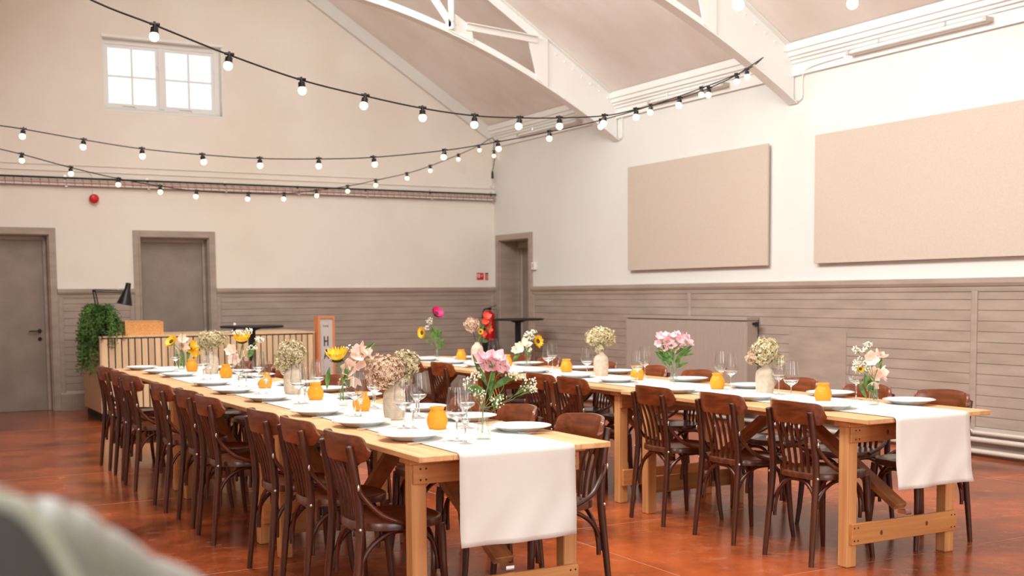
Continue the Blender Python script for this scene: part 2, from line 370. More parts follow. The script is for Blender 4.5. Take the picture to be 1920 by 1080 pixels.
# ceiling: two sloping pitches, the left one with roof windows
c = MB()
def roofquad(xa, xb, ya, yb):
    za, zb = zroof(xa), zroof(xb)
    c.add([(xa, ya, za), (xb, ya, zb), (xb, yb, zb), (xa, yb, za), (xa, ya, za+.2), (xb, ya, zb+.2), (xb, yb, zb+.2), (xa, yb, za+.2)],
          [(0, 3, 2, 1), (4, 5, 6, 7), (0, 1, 5, 4), (1, 2, 6, 5), (2, 3, 7, 6), (3, 0, 4, 7)])
roofquad(XM, XR+.5, YB-.3, YG+TH)
roofquad(XL-.3, SKX0, YB-.3, YG+TH); roofquad(SKX1, XM, YB-.3, YG+TH)
ys = [YB-.3]+[v for ab in SKY for v in ab]+[YG+TH]
for i in range(0, len(ys), 2): roofquad(SKX0, SKX1, ys[i], ys[i+1])
struct(c.build('ceiling', m_ceil))
for k, (a, b) in enumerate(SKY):
    f = MB((SKX0, a, zroof(SKX0)))
    for ya in (a, (a+b)/2-.03, b-.06):
        f.add([(SKX0, ya, zroof(SKX0)+.06), (SKX1, ya, zroof(SKX1)+.06), (SKX1, ya+.06, zroof(SKX1)+.06), (SKX0, ya+.06, zroof(SKX0)+.06),
               (SKX0, ya, zroof(SKX0)+.12), (SKX1, ya, zroof(SKX1)+.12), (SKX1, ya+.06, zroof(SKX1)+.12), (SKX0, ya+.06, zroof(SKX0)+.12)],
              [(0, 3, 2, 1), (4, 5, 6, 7), (0, 1, 5, 4), (1, 2, 6, 5), (2, 3, 7, 6), (3, 0, 4, 7)])
    fo = struct(f.build('window_%d' % (k+2), m_white))
    z0, z1 = zroof(SKX0)+.09, zroof(SKX1)+.09
    MB((SKX0, a, zroof(SKX0))).add([(SKX0, a, z0), (SKX1, a, z1), (SKX1, b, z1), (SKX0, b, z0)], [(0, 1, 2, 3)]).build('pane', m_pane, fo)
for k, (x0, x1) in enumerate(((0, 2.4), (4.4, 6.8))):  # unseen back windows, added to carry the fill light
    f = MB((x0, YB-.2, 1.1))
    for xx in (x0, (x0+x1)/2-.03, x1-.06): f.box((xx, YB-.2, 1.1), (xx+.06, YB-.14, 3.1))
    for zz in (1.1, 2.07, 3.04): f.box((x0+.06, YB-.195, zz), (x1-.06, YB-.145, zz+.06))
    fo = struct(f.build('window_%d' % (k+5), m_white)); MB((x0, YB-.2, 1.1)).box((x0+.05, YB-.172, 1.15), (x1-.05, YB-.168, 3.05)).build('pane', m_pane, fo)
f = MB((XL-.2, -.2, 1.4))  # unseen left window, added to go with its fill light
for yy in (-.2, .57, 1.34): f.box((XL-.2, yy, 1.4), (XL-.14, yy+.06, 3.0))
for zz in (1.4, 2.17, 2.94): f.box((XL-.195, -.14, zz), (XL-.145, 1.34, zz+.06))
fo = struct(f.build('window_7', m_white)); MB((XL-.2, -.2, 1.4)).box((XL-.172, -.15, 1.45), (XL-.168, 1.35, 2.95)).build('pane', m_pane, fo)

# wainscot boarding: v-grooved boards, plinth, dado rail
ZB, ZT, PITCHB = .245, 1.425, .0907
def wains(name, P, d, n, length):
    """P start on the wall plane, d along the wall, n into the room"""
    P = Vector(P); d = Vector(d); n = Vector(n); b = MB(P)
    prof = []; z = ZB; nb = int(round((ZT-ZB)/PITCHB)); p = (ZT-ZB)/nb
    prof.append((0, ZB)); 
    for k in range(nb):
        a = ZB+k*p; prof += [(.014, a+.0035), (.014, a+p-.0035), (.005, a+p)] if k < nb-1 else [(.014, a+.0035), (.014, ZT), (0, ZT)]
    b.prism([P+n*q[0]+Vector((0, 0, q[1])) for q in prof], d*length)
    return struct(b.build(name, m_taupe))
def plinth(name, P, d, n, length):
    P = Vector(P); d = Vector(d); n = Vector(n)
    b = MB(P); b.prism([P+n*q[0]+Vector((0, 0, q[1])) for q in ((0, 0), (.035, 0), (.035, .205), (.016, .245), (0, .245))], d*length)
    return struct(b.build(name, m_taupe))
def dado(name, P, d, n, length):
    P = Vector(P); d = Vector(d); n = Vector(n); b = MB(P)
    b.prism([P+n*q[0]+Vector((0, 0, q[1])) for q in ((0, 1.405), (.022, 1.405), (.026, 1.43), (.026, 1.447), (.036, 1.452), (.05, 1.478), (.05, 1.516), (.044, 1.522), (0, 1.522))], d*length)
    return struct(b.build(name, m_taupe))
def stile(name, P, d, n, wd=.065):
    P = Vector(P); d = Vector(d); n = Vector(n); b = MB(P)
    b.prism([P, P+d*wd, P+d*wd+n*.022, P+d*(wd-.015)+n*.028, P+d*.015+n*.028, P+n*.022], (0, 0, 1.41))
    return struct(b.build(name, m_taupe))
tn = [2]
def tname():
    tn[0] += 1; return 'trim_%d' % (tn[0]-1)
for x0, x1 in ((XL, D1[0]), (D1[1], D2[0]), (D2[1], XR)):
    wains(tname(), (x0, YG, 0), (1, 0, 0), (0, -1, 0), x1-x0)
    dado(tname(), (x0, YG, 0), (1, 0, 0), (0, -1, 0), x1-x0)
    if x0 > 0: stile(tname(), (x0, YG, 0), (1, 0, 0), (0, -1, 0))
    stile(tname(), (x1-.065, YG, 0), (1, 0, 0), (0, -1, 0))
plinth('baseboard_far', (D2[1], YG, 0), (1, 0, 0), (0, -1, 0), XR-D2[1])
plinth('baseboard_far_centre', (D1[1], YG, 0), (1, 0, 0), (0, -1, 0), D2[0]-D1[1])
plinth('baseboard_far_left', (XL, YG, 0), (1, 0, 0), (0, -1, 0), D1[0]-XL)
wains(tname(), (XR, YB, 0), (0, 1, 0), (-1, 0, 0), D3[0]-YB)
dado(tname(), (XR, YB, 0), (0, 1, 0), (-1, 0, 0), D3[0]-YB)
plinth('baseboard_right', (XR, YB, 0), (0, 1, 0), (-1, 0, 0), D3[0]-YB)
for y in (D3[0]-.065, 10.78, 6.83, 2.9): stile(tname(), (XR, y, 0), (0, 1, 0), (-1, 0, 0))
# two-door access panel set in the boarding at the right (slightly proud flat board)
struct(MB((XR, 7.9, .3)).box((XR-.02, 8.35, .30), (XR, 9.15, 1.02)).build(tname(), m_taupe))

# ---- doors
def door_gable(name, D, lever):
    x0, x1, zt = D; b = MB((x0, YG, 0))
    prof = lambda: None
    for (a, c2, za, zb) in ((x0, x0+FR, 0, zt), (x1-FR, x1, 0, zt), (x0+FR, x1-FR, zt-FR, zt)):
        b.box((a, YG-.03, za), (c2, YG+.001, zb))
    # inner bead and jambs
    ix0, ix1, iz = x0+FR, x1-FR, zt-FR
    b.box((ix0-.02, YG-.042, 0), (ix0-.0, YG-.03, iz+.02)); b.box((ix1, YG-.042, 0), (ix1+.02, YG-.03, iz+.02)); b.box((ix0, YG-.042, iz), (ix1, YG-.03, iz+.02))
    J = .17
    b.box((ix0-.01, YG+J+.046, 0), (ix1+.01, YG+J+.1, iz+.01)); b.box((ix0, YG, 0), (ix0+.012, YG+J+.05, iz)); b.box((ix1-.012, YG, 0), (ix1, YG+J+.05, iz)); b.box((ix0+.012, YG, iz-.012), (ix1-.012, YG+J+.05, iz))
    b.box((ix0+.012, YG+J-.035, 0), (ix0+.045, YG+J, iz-.012)); b.box((ix1-.05, YG+J-.035, 0), (ix1-.012, YG+J, iz-.012)); b.box((ix0+.045, YG+J-.035, iz-.06), (ix1-.05, YG+J, iz-.012))
    fr = struct(b.build(name, m_taupe, bevel=.003, seg=1))
    MB((x0, YG, 0)).box((ix0+.014, YG+J+.001, .001), (ix1-.014, YG+J+.045, iz-.014)).build('door_leaf', m_door, fr, bevel=.002, seg=1)
    if lever:
        px = ix1-.115; z = 1.0; y = YG+J
        h = MB((x0, YG, 0))
        h.tube([(px, y+.002, z), (px, y-.008, z)], .026, 16); h.tube([(px, y-.008, z), (px, y-.05, z)], .009, 10)
        h.tube([(px+.008, y-.05, z), (px-.13, y-.05, z)], .0095, 10); h.tube([(px, y+.002, z-.1), (px, y-.01, z-.1)], .024, 16)
        h.tube([(px, y-.01, z-.1), (px, y-.03, z-.1)], .008, 8)
        h.build('door_handle', m_black, fr, smooth=True, label='black lever handle with round key rose')
    return fr
door_gable('door_1', D1, True); door_gable('door_2', D2, False)
b = MB((XR, D3[0], 0)); y0, y1, zt = D3
for (a, c2, za, zb) in ((y0, y0+FR, 0, zt), (y1-FR, y1, 0, zt), (y0+FR, y1-FR, zt-FR, zt)): b.box((XR-.03, a, za), (XR+.001, c2, zb))
iy0, iy1, iz = y0+FR, y1-FR, zt-FR
b.box((XR, iy0, 0), (XR+.38, iy0+.012, iz)); b.box((XR, iy1-.012, 0), (XR+.38, iy1, iz)); b.box((XR, iy0+.012, iz-.012), (XR+.38, iy1-.012, iz))
b.box((XR+.28, iy1-.07, 0), (XR+.33, iy1-.012, iz-.012)); b.box((XR+.28, iy0+.012, 0), (XR+.33, iy0+.06, iz-.012)); b.box((XR+.28, iy0+.06, iz-.11), (XR+.33, iy1-.07, iz-.012))
d3 = struct(b.build('door_3', m_taupe, bevel=.003, seg=1))
MB((XR, D3[0], 0)).box((XR+.335, iy0+.014, .001), (XR+.378, iy1-.014, iz-.014)).build('door_leaf', m_door, d3)
MB((XR, D3[0], 0)).box((XR+.326, iy1-.083, .02), (XR+.336, iy1-.071, iz-.12)).build('edge_strip', m_pipe, d3, label='pale strip down the door edge')

# ---- gable window: recess, two casements with four panes each
x0, x1, z0, z1 = WIN; wy = YG+.1
f = MB((x0, YG, z0))
f.box((x0, YG-.004, z0-.02), (x1+.02, YG+.12, z0+.0)); f.box((x1, YG-.003, z0), (x1+.02, YG, z1))
f.box((x0-.02, YG-.02, z1), (x1+.02, YG, z1+.035))
f.box((x0, wy, z0), (x0+.045, wy+.07, z1)); f.box((x1-.07, wy, z0), (x1, wy+.07, z1)); f.box((x0+.045, wy, z0), (x1-.07, wy+.07, z0+.05)); f.box((x0+.045, wy, z1-.06), (x1-.07, wy+.07, z1))
xm = (x0+x1)/2-.012; f.box((xm-.03, wy-.005, z0+.05), (xm+.03, wy+.07, z1-.06))
wf = struct(f.build('window_1', m_white, bevel=.004, seg=1))
for (a, c2) in ((x0+.045, xm-.03), (xm+.03, x1-.07)):
    s = MB((x0, YG, z0)); y = wy+.015; za, zb = z0+.05, z1-.06
    s.box((a, y, za), (a+.035, y+.04, zb)); s.box((c2-.035, y, za), (c2, y+.04, zb)); s.box((a+.035, y, za), (c2-.035, y+.04, za+.05)); s.box((a+.035, y, zb-.04), (c2-.035, y+.04, zb))
    mxx = (a+c2)/2; s.box((mxx-.012, y, za+.05), (mxx+.012, y+.035, zb-.04)); mz = (za+zb)/2
    s.box((a+.035, y, mz-.011), (mxx-.012, y+.035, mz+.011)); s.box((mxx+.012, y, mz-.011), (c2-.035, y+.035, mz+.011))
    so = s.build('casement', m_white, wf)
    MB((x0, YG, z0)).box((a+.03, y+.018, za+.04), (c2-.03, y+.021, zb-.035)).build('pane', m_pane, so)
    MB((x0, YG, z0)).tube([(mxx-.13, y-.01, za+.02), (mxx+.02, y-.02, za+.018), (mxx+.03, y-.02, za-.015)], .006, 6).build('window_stay', m_white, so)
    MB((x0, YG, z0)).tube([(c2-.012, y-.004, mz+.16), (c2-.012, y-.03, mz+.16), (c2+.004, y-.04, mz+.11)], .008, 6).build('window_latch', m_white, so)

# ---- rake board on the gable, eaves cornice on the right wall
def rake(name, sgn):
    b = MB((XR, YG, ZE)); pts = []
    xe = XR if sgn > 0 else XL
    top = lambda x: zroof(x)-.001
    b.prism([(xe, YG, top(xe)), (XM, YG, top(XM)), (XM, YG, top(XM)-.19), (xe, YG, top(xe)-.19)], (0, -.07, 0))
    return struct(b.build(name, m_wall))
rake(tname(), 1); rake(tname(), -1)
b = MB((XR, YB, 3.59))
b.prism([(XR-q[0], YB, q[1]) for q in ((0, 3.585), (.03, 3.585), (.03, 3.70), (.05, 3.705), (.05, 3.735), (.075, 3.74), (.075, 3.765), (.10, 3.77), (.10, 3.815), (.12, 3.82), (.12, 3.895), (0, 3.83))], (0, YG-YB, 0))
struct(b.build(tname(), m_white))
b = MB((XL, YB, 3.59)); b.prism([(XL+q[0], YB, q[1]) for q in ((0, 3.585), (.03, 3.585), (.10, 3.77), (.12, 3.895), (0, 3.83))], (0, YG-YB, 0)); struct(b.build(tname(), m_white))

# ================================================================== roof trusses
def zb(x): return 4.79-.0638*(x-XM)**2
def truss(y, label):
    t = thing('roof_truss', label, 'truss', (XM, y, 3.3), 0, 'white steel roof trusses')
    o = (XM, y, 3.3)
    def mir(fn):
        for sgn in (1, -1): fn(sgn)
    X = lambda x, s: XM+(x-XM)*s
    # bottom chord: curved tee, flange underneath
    n = 48; xs = [XL+.012+(XR-XL-.024)*i/n for i in range(n+1)]
    b = MB(o)
    poly = [(x, y-.008, zb(x)) for x in xs]+[(x, y-.008, zb(x)+.085) for x in reversed(xs)]
    for i in range(n):
        a, c2 = xs[i], xs[i+1]
        b.add([(a, y-.008, zb(a)), (c2, y-.008, zb(c2)), (c2, y-.008, zb(c2)+.085), (a, y-.008, zb(a)+.085),
               (a, y+.008, zb(a)), (c2, y+.008, zb(c2)), (c2, y+.008, zb(c2)+.085), (a, y+.008, zb(a)+.085)],
              [(0, 1, 2, 3), (7, 6, 5, 4), (3, 2, 6, 7)])
        b.add([(a, y-.065, zb(a)-.014), (c2, y-.065, zb(c2)-.014), (c2, y+.065, zb(c2)-.014), (a, y+.065, zb(a)-.014),
               (a, y-.065, zb(a)), (c2, y-.065, zb(c2)), (c2, y+.065, zb(c2)), (a, y+.065, zb(a))],
              [(0, 3, 2, 1), (4, 5, 6, 7), (0, 1, 5, 4), (2, 3, 7, 6)])
    b.build('bottom_chord', m_white, t)
    b = MB(o)
    for sgn in (1, -1):
        xa, xe = X(XM+.0, 1), (XR-.012 if sgn > 0 else XL+.012)
        zt = lambda x: zroof(x)-.004
        b.prism([(xa, y-.065, zt(xa)), (xe, y-.065, zt(xe)), (xe, y-.065, zt(xe)-.014), (xa, y-.065, zt(xa)-.014)], (0, .13, 0))
        b.prism([(xa, y-.008, zt(xa)-.014), (xe, y-.008, zt(xe)-.014), (xe, y-.008, zt(xe)-.12), (xa, y-.008, zt(xa)-.12)], (0, .016, 0))
    b.build('top_chord', m_white, t)
    for sgn in (1, -1):
        b = MB(o); xs2 = [7.2+(XR-.012-7.2)*i/8 for i in range(9)]
        b.prism([(X(x, sgn), y-.01, zb(x)) for x in xs2]+[(X(x, sgn), y-.01, zroof(x)-.02) for x in reversed(xs2)], (0, .02, 0))
        for i in range(10):
            x = 7.22+i*.125; b.ball((X(x, sgn), y-.012, zroof(x)-.10), .014, 6, 4)
            if i > 1: b.ball((X(x, sgn), y-.012, zb(x)+.03), .011, 6, 4)
        b.build('web_plate', m_white, t, smooth=False)
        b = MB(o)
        b.prism([(X(7.35, sgn), y-.03, zb(7.35)), (X(7.35, sgn), y-.03, 4.46), (X(7.08, sgn), y-.03, 4.44), (X(7.20, sgn), y-.03, zb(7.2)+.04)], (0, .018, 0))
        b.build('gusset_plate', m_white, t)
        b = MB(o); b.prism([(X(6.0, sgn), y-.028, zb(6.0)+.03), (X(6.35, sgn), y-.028, zb(6.35)+.03), (X(6.33, sgn), y-.028, 4.50), (X(6.12, sgn), y-.028, 4.62), (X(6.0, sgn), y-.028, 4.62)], (0, .018, 0))
        b.ball((X(6.13, sgn), y-.03, 4.5), .014, 6, 4).ball((X(6.27, sgn), y-.03, 4.46), .014, 6, 4).build('gusset_plate', m_white, t)
        def strut(p, q):
            b = MB(o); P = (X(p[0], sgn), y-.04, p[1]); Q = (X(q[0], sgn), y-.04, q[1])
            b.beam(P, Q, .014, .075, (0, 0, 1) if abs(p[0]-q[0]) > .2 else (1, 0, 0)); P2 = (P[0], y-.065, P[2]+.0); Q2 = (Q[0], y-.065, Q[2])
            b.beam(Vector(P)+Vector((0, -.025, .034 if abs(p[0]-q[0]) > .2 else 0)), Vector(Q)+Vector((0, -.025, .034 if abs(p[0]-q[0]) > .2 else 0)), .05, .01, (0, 0, 1) if abs(p[0]-q[0]) > .2 else (1, 0, 0))
            b.build('strut', m_white, t)
        strut((6.25, 4.49), (7.2, 4.43)); strut((6.06, zb(6.06)+.05), (6.06, zroof(6.06)-.05))
        strut((6.06, zb(6.06)+.09), (4.95, zroof(4.95)-.08)); strut((4.8, zb(4.8)+.05), (4.8, zroof(4.8)-.05)); strut((4.8, zb(4.8)+.06), (XM+.05*sgn, zroof(XM)-.1))
    strutc = MB(o); strutc.beam((XM, y-.04, zb(XM)+.05), (XM, y-.04, zroof(XM)-.05), .014, .075, (1, 0, 0)); strutc.build('strut', m_white, t)
    return t
truss(12.3, 'white riveted steel roof truss with curved lower chord, the one nearer the far wall')
truss(9.13, 'white riveted steel roof truss with curved lower chord, cut off at the top right')
truss(5.95, 'white riveted steel roof truss with curved lower chord, the one closest to the camera')

# ================================================================== festoon strings
def bulbpart(p, par, o, tilt=0, sc=1.0):
    s = MB(o)
    d = Vector((math.sin(tilt), 0, -math.cos(tilt))); p = Vector(p)
    s.tube([p+Vector((-.028, 0, .006)), p+Vector((.028, 0, .006))], .009*sc, 6)
    s.tube([p+Vector((0, 0, .02)), p, p+d*.012, p+d*.014, p+d*.043], [.006, .011, .012, .021, .023], 10)
    so = s.build('lamp_holder', m_black, par, smooth=True)
    b = MB(o); b.ball(p+d*.066, .0285, 12, 9); b.build('bulb', m_bulb, so, smooth=True)
def string(name, label, A, B, px, ends=None, extra=(), drop=None):
    """A, B plan end points; px = list of photo bulbs (cord height), z from the sight line"""
    A = Vector(A); B = Vector(B)
    pts = []
    for (u, v) in px:
        d = right*((u-960)/FPX)-up*((v-CY)/FPX)+fwd
        # plan intersection of the sight line with A-B
        ab = (B-A); den = d.x*ab.y-d.y*ab.x; t = (A.x*ab.y-A.y*ab.x)/den
        pts.append(Vector((d.x*t, d.y*t, CAM_H+d.z*t)))
    o = (pts[0].x, pts[0].y, pts[0].z)
    t = thing(name, label, 'string lights', o)
    lead = []
    p, q = pts[0], pts[1]; k = max(1, int((p-A).length/.5)); sl = (p-q)/max(.01, (p-q).length)
    for i in range(1, k):
        f = i/k; a1 = A.lerp(p, f); a2 = p+sl*(p-A).length*(1-f); w_ = f*f; lead.append(a1.lerp(Vector((a1.x, a1.y, a2.z)), w_))
    cpts = [A]+lead+pts+[B] if ends is None else ends[0]+lead+pts+ends[1]
    MB(o).tube(curve(cpts, 5), .0058, 6).build('cord', m_cable, t, smooth=True)
    for i, p in enumerate(pts):
        if i in extra: continue
        bulbpart(p, t, o, rnd.uniform(-.22, .22))
    for p in (drop or []): bulbpart(p, t, o, 0)
    return t, pts
KA = [(178, 3), (290, 47), (430, 103), (565, 150), (685, 180), (792, 203), (890, 217), (975, 221), (1049, 221), (1134, 217), (1193, 205), (1275, 184), (1330, 165), (1382, 140)]
string('festoon_lights', 'festoon string of warm bulbs sweeping from the top left corner to the second truss', (-1.1, 6.0, 4.15), (7.9, 9.06, 3.72), KA, extra=(0,))
KB = [(-60, 224), (44, 242), (157, 262), (266, 279), (379, 290), (487, 297), (598, 298), (700, 295), (834, 282), (933, 266), (1031, 247), (1128, 225), (1221, 198), (1316, 165), (1400, 131)]
string('festoon_lights', 'festoon string of warm bulbs crossing above the centre of the far wall, upper of two', (-1.1, 12.25, 4.2), (7.9, 9.06, 3.72), KB)
KC = [(-60, 264), (40, 289), (132, 314), (222, 335), (300, 349), (369, 358), (466, 363), (533, 363), (593, 357), (652, 349), (705, 338), (763, 325), (807, 311), (860, 290), (898, 273)]
tC, pC = string('festoon_lights', 'lowest festoon string of warm bulbs, ending in the far right corner', (-1.1, 12.35, 4.0), (8.28, 15.40, 3.70), KC,
       ends=([Vector((-1.1, 12.35, 4.0))], [Vector((8.27, 15.40, 3.71)), Vector((8.30, 15.42, 3.55)), Vector((8.31, 15.42, 3.43)), Vector((8.29, 15.42, 3.3)), Vector((8.27, 15.42, 3.23)), Vector((8.272, 15.42, 3.13))]))
oC = tuple(pC[0]); bulbpart((8.30, 15.42, 3.52), tC, oC); MB(oC).tube([(8.27, 15.42, 3.23), (8.272, 15.42, 3.12)], [.014, .02], 8).build('end_plug', m_black, tC)
KD = [(1170, -62), (1387, -18), (1598, -20), (1800, -30)]
string('festoon_lights', 'festoon string with only two bulbs showing at the top right edge', (-1.1, 5.9, 4.15), (8.2, 2.85, 3.72), KD)

# ================================================================== things on the right wall
def cushion_panel(y0, y1, label):
    t = thing('acoustic_panel', label, 'wall panel', (XR, (y0+y1)/2, 1.69), 0, None)
    o = t.location[:]
    MB(o).box((8.312, y0, 1.692), (8.338, y1, 2.952)).build('fabric_panel', m_panel, t, bevel=.002, seg=1)
    MB(o).box((8.338, y0+.1, 1.79), (XR, y0+.16, 2.85)).box((8.338, y1-.16, 1.79), (XR, y1-.1, 2.85)).build('mounting_batten', m_white, t)
cushion_panel(9.45, 11.99, 'smaller beige fabric acoustic panel on the right wall, above the radiator')
cushion_panel(4.75, 8.765, 'larger beige fabric acoustic panel on the right wall, cut by the picture edge')
# radiator
ya, yb_ = 9.62, 11.87; ro = (8.25, ya, .12)
t = thing('radiator', 'long taupe fluted panel radiator against the right wall boarding', 'radiator', ro)
b = MB(ro); n = 72; xs = []
prof = []
for i in range(n):
    y = ya+.03+(yb_-ya-.06)*i/n; w_ = (yb_-ya-.06)/n
    prof += [(8.20, y), (8.188, y+w_*.3), (8.188, y+w_*.7), (8.20, y+w_*.98)]
prof = [(8.20, ya)]+prof+[(8.20, yb_), (8.235, yb_), (8.235, ya)]
b.prism([(p[0], p[1], .14) for p in prof], (0, 0, .965)); b.build('fluted_panel', m_rad, t)
MB(ro).box((8.18, ya-.01, 1.115), (8.345, yb_+.01, 1.15)).build('top_grille', m_rad, t, bevel=.004)
b = MB(ro); nn = 60
for i in range(nn): b.box((8.19, ya+.04+i*(yb_-ya-.08)/nn, 1.105), (8.33, ya+.04+(i+.5)*(yb_-ya-.08)/nn, 1.115))
b.build('grille_slots', m_blackm, t)
MB(ro).box((8.236, ya+.02, .16), (8.34, yb_-.02, 1.07)).build('rear_panel', m_rad, t)
MB(ro).box((8.19, ya-.012, .14), (8.33, ya-.002, 1.11)).build('side_cover', m_rad, t)
MB(ro).tube([(8.27, ya-.07, 1.08), (8.27, ya-.01, 1.08)], .016, 10).tube([(8.27, ya-.07, 1.05), (8.27, ya-.07, 1.10)], .02, 10).build('bleed_valve', m_black, t, smooth=True)
MB(ro).box((8.21, ya+.3, 0), (8.25, ya+.34, .16)).box((8.21, yb_-.34, 0), (8.25, yb_-.3, .16)).build('foot', m_rad, t)
for z, r, nm in ((.205, .017, 'topmost'), (.145, .022, 'middle'), (.045, .022, 'lowest')):
    b = MB((8.28, YB, z)); b.tube([(8.29, YB+.05, z), (8.29, ya-.06 if z > .1 else 14.3, z)], r, 12); o = b.build('heating_pipe', m_pipe, smooth=True)
    for y in (-1, 1.5, 4, 6.85, 9.2): MB((8.28, YB, z)).box((8.285, y-.015, z-.01), (XR-.03, y+.015, z+.01)).tube([(8.29, y-.012, z), (8.29, y+.012, z)], r+.004, 12).build('pipe_bracket', m_rad, o)
    tag(o, 'pale heating pipe along the foot of the right wall, %s of three' % nm, 'pipe')
# batten light fittings on the cornice
def batten(y0, y1, label):
    t = thing('batten_light', label, 'light fitting', (8.28, y0, 3.64), 0, 'white batten lights under the eaves')
    o = (8.28, y0, 3.64)
    MB(o).box((8.29, y0+.02, 3.635), (8.342, y1-.02, 3.685)).build('housing', m_white, t, bevel=.005)
    MB(o).tube([(8.265, y0+.04, 3.655), (8.265, y1-.04, 3.655)], .014, 10).build('tube', m_white, t, smooth=True)
    for y in (y0, y1-.035):
        MB(o).box((8.245, y, 3.638), (8.342, y+.035, 3.678)).build('end_cap', m_pipe, t, bevel=.003)
    for y in (y0+.3*(y1-y0), y1-.22*(y1-y0)):
        MB(o).tube([(8.305, y, 3.685), (8.315, y, 3.73)], .008, 8).build('clip', m_steel, t)
batten(6.72, 8.30, 'unlit white batten light under the eaves at the upper right of the photo')
batten(10.1, 11.5, 'unlit white batten light under the eaves between the two visible trusses')
batten(13.05, 14.65, 'unlit white batten light under the eaves in the bay by the corner')
def conduit(pts, r, label, m=m_white):
    o = Vector(pts[0]); b = MB(o); b.tube(curve(pts, 4), r, 6); return tag(b.build('conduit', m, smooth=True), label, 'conduit')
conduit([(8.33, 8.42, 3.655), (8.33, 8.8, 3.64), (8.345, 8.96, 3.60), (8.357, 9.0, 3.50), (8.357, 9.0, 3.37), (8.34, 9.05, 3.335), (8.34, 9.2, 3.335)], .007, 'thin white conduit looping down beside the truss at upper right')
conduit([(8.33, 11.6, 3.655), (8.33, 11.95, 3.64), (8.345, 12.13, 3.60), (8.357, 12.17, 3.50), (8.357, 12.17, 3.37), (8.34, 12.2, 3.335), (8.34, 12.35, 3.335)], .007, 'thin white conduit looping down beside the truss nearer the corner')
t = thing('door_release_switch', 'small cream wall switch beside the far right door frame', 'switch', (XR, 14.36, 1.77))
MB(t.location[:]).box((XR-.04, 14.31, 1.755), (XR, 14.40, 1.86)).build('switch_box', m_signwhite, t, bevel=.005)
MB(t.location[:]).box((XR-.046, 14.335, 1.79), (XR-.04, 14.375, 1.84)).build('rocker', m_pipe, t)

# ================================================================== things on the far wall
o = (1.0, YG, 2.79); t = thing('cable_tray', 'long wire mesh cable tray running across the far wall', 'cable tray', o)
b = MB(o); xa, xb = .9, XR-.01
for z in (2.80, 2.835, 2.87): b.tube([(xa, YG-.075, z), (xb, YG-.075, z)], .003, 5)
for y in (YG-.065, YG-.035, YG-.01): b.tube([(xa, y, 2.797), (xb, y, 2.797)], .003, 5)
b.build('long_wires', m_wire, t)
for i in range(74):
    x = 1.02+i*.1; MB(o).tube([(x, YG-.004, 2.9), (x, YG-.004, 2.797), (x, YG-.075, 2.797), (x, YG-.075, 2.875)], .003, 5).build('cross_wire', m_wire, t)
MB(o).tube([(xa, YG-.076, 2.893), (xb, YG-.076, 2.893)], .013, 8).build('top_cable', m_blackm, t, smooth=True, label='black cable along the top of the tray')
b = MB(o); b.tube([(xa, YG-.05, 2.815), (xb-.03, YG-.05, 2.815)], .013, 8).tube([(xa, YG-.025, 2.815), (xb-.03, YG-.025, 2.815)], .012, 8); b.build('white_cable', m_signwhite, t, smooth=True)
b = MB(o)
b.tube([(xa, YG-.05, 2.845), (xb-.03, YG-.05, 2.845)], .010, 8); b.build('pink_cable', mat('pink_cable_sheath', srgb(226, 170, 152), .5), t, smooth=True)
b = MB(o); x = 1.3
while x < xb: b.box((x, YG-.08, 2.787), (x+.03, YG-.001, 2.796)); b.box((x, YG-.012, 2.796), (x+.03, YG-.001, 2.935)); x += 1.0
b.build('bracket', m_steel, t)
conduit([(XL+.1, YG-.012, 2.985), (4, YG-.012, 2.985), (8.18, YG-.012, 2.985), (8.30, YG-.012, 3.01), (8.345, YG-.012, 3.1), (8.35, YG-.012, 3.5)], .006, 'lower thin conduit above the cable tray, bending up in the corner', m_gable)
conduit([(XL+.1, YG-.012, 3.06), (4, YG-.012, 3.06), (6.6, YG-.012, 3.06)], .006, 'upper thin conduit above the cable tray, ending short of the corner', m_gable)
o = (2.645, YG, 2.65); t = thing('fire_alarm_sounder', 'round red fire alarm sounder below the cable tray', 'alarm', o)
MB(o).tube([(2.645, YG, 2.65), (2.645, YG-.03, 2.65), (2.645, YG-.035, 2.65), (2.645, YG-.075, 2.65), (2.645, YG-.085, 2.65)], [.045, .045, .058, .056, .045], 24).build('body', m_redp, t, smooth=True)
MB(o).tube([(2.645, YG-.084, 2.65), (2.645, YG-.09, 2.65)], [.02, .016], 16).build('lens', m_signred, t)
MB(o).tube([(2.64, YG-.008, 2.69), (2.64, YG-.008, 2.93), (2.6, YG-.012, 2.98)], .006, 6).build('supply_conduit', m_gable, t)
# two fire signs
def sign(x0, x1, z0, z1, label, kind):
    o = (x0, YG, z0); t = thing('fire_safety_sign', label, 'sign', o)
    MB(o).box((x0, YG-.004, z0), (x1, YG, z1)).build('sign_plate', m_signred, t)
    b = MB(o); y = YG-.0045
    if kind:
        b.box((x0+.008, y-.001, z0+.035), (x0+.052, y, z1-.02)); b.build('white_panel', m_signwhite, t)
        b = MB(o); b.tube([(x0+.026, y-.002, z0+.045), (x0+.026, y-.002, z1-.045)], .01, 6); b.box((x0+.022, y-.004, z1-.045), (x0+.03, y-.0015, z1-.03)); b.build('pictogram', m_signred, t)
        b = MB(o); b.tube([(x0+.078, y-.001, z0+.05), (x0+.078, y-.001, z1-.045)], .009, 6); b.tube([(x0+.078, y-.001, z1-.04), (x0+.094, y-.001, z1-.03), (x0+.098, y-.001, z0+.08)], .0035, 5); b.build('pictogram', m_signwhite, t)
    else:
        for k in range(4): b.box((x0+.012, y-.001, z0+.022+k*.028), (x1-.012, y, z0+.031+k*.028))
        b.build('text_lines', m_signwhite, t)
        MB(o).box((x0, y-.001, z1-.022), (x1, y, z1)).build('header', m_letter, t)
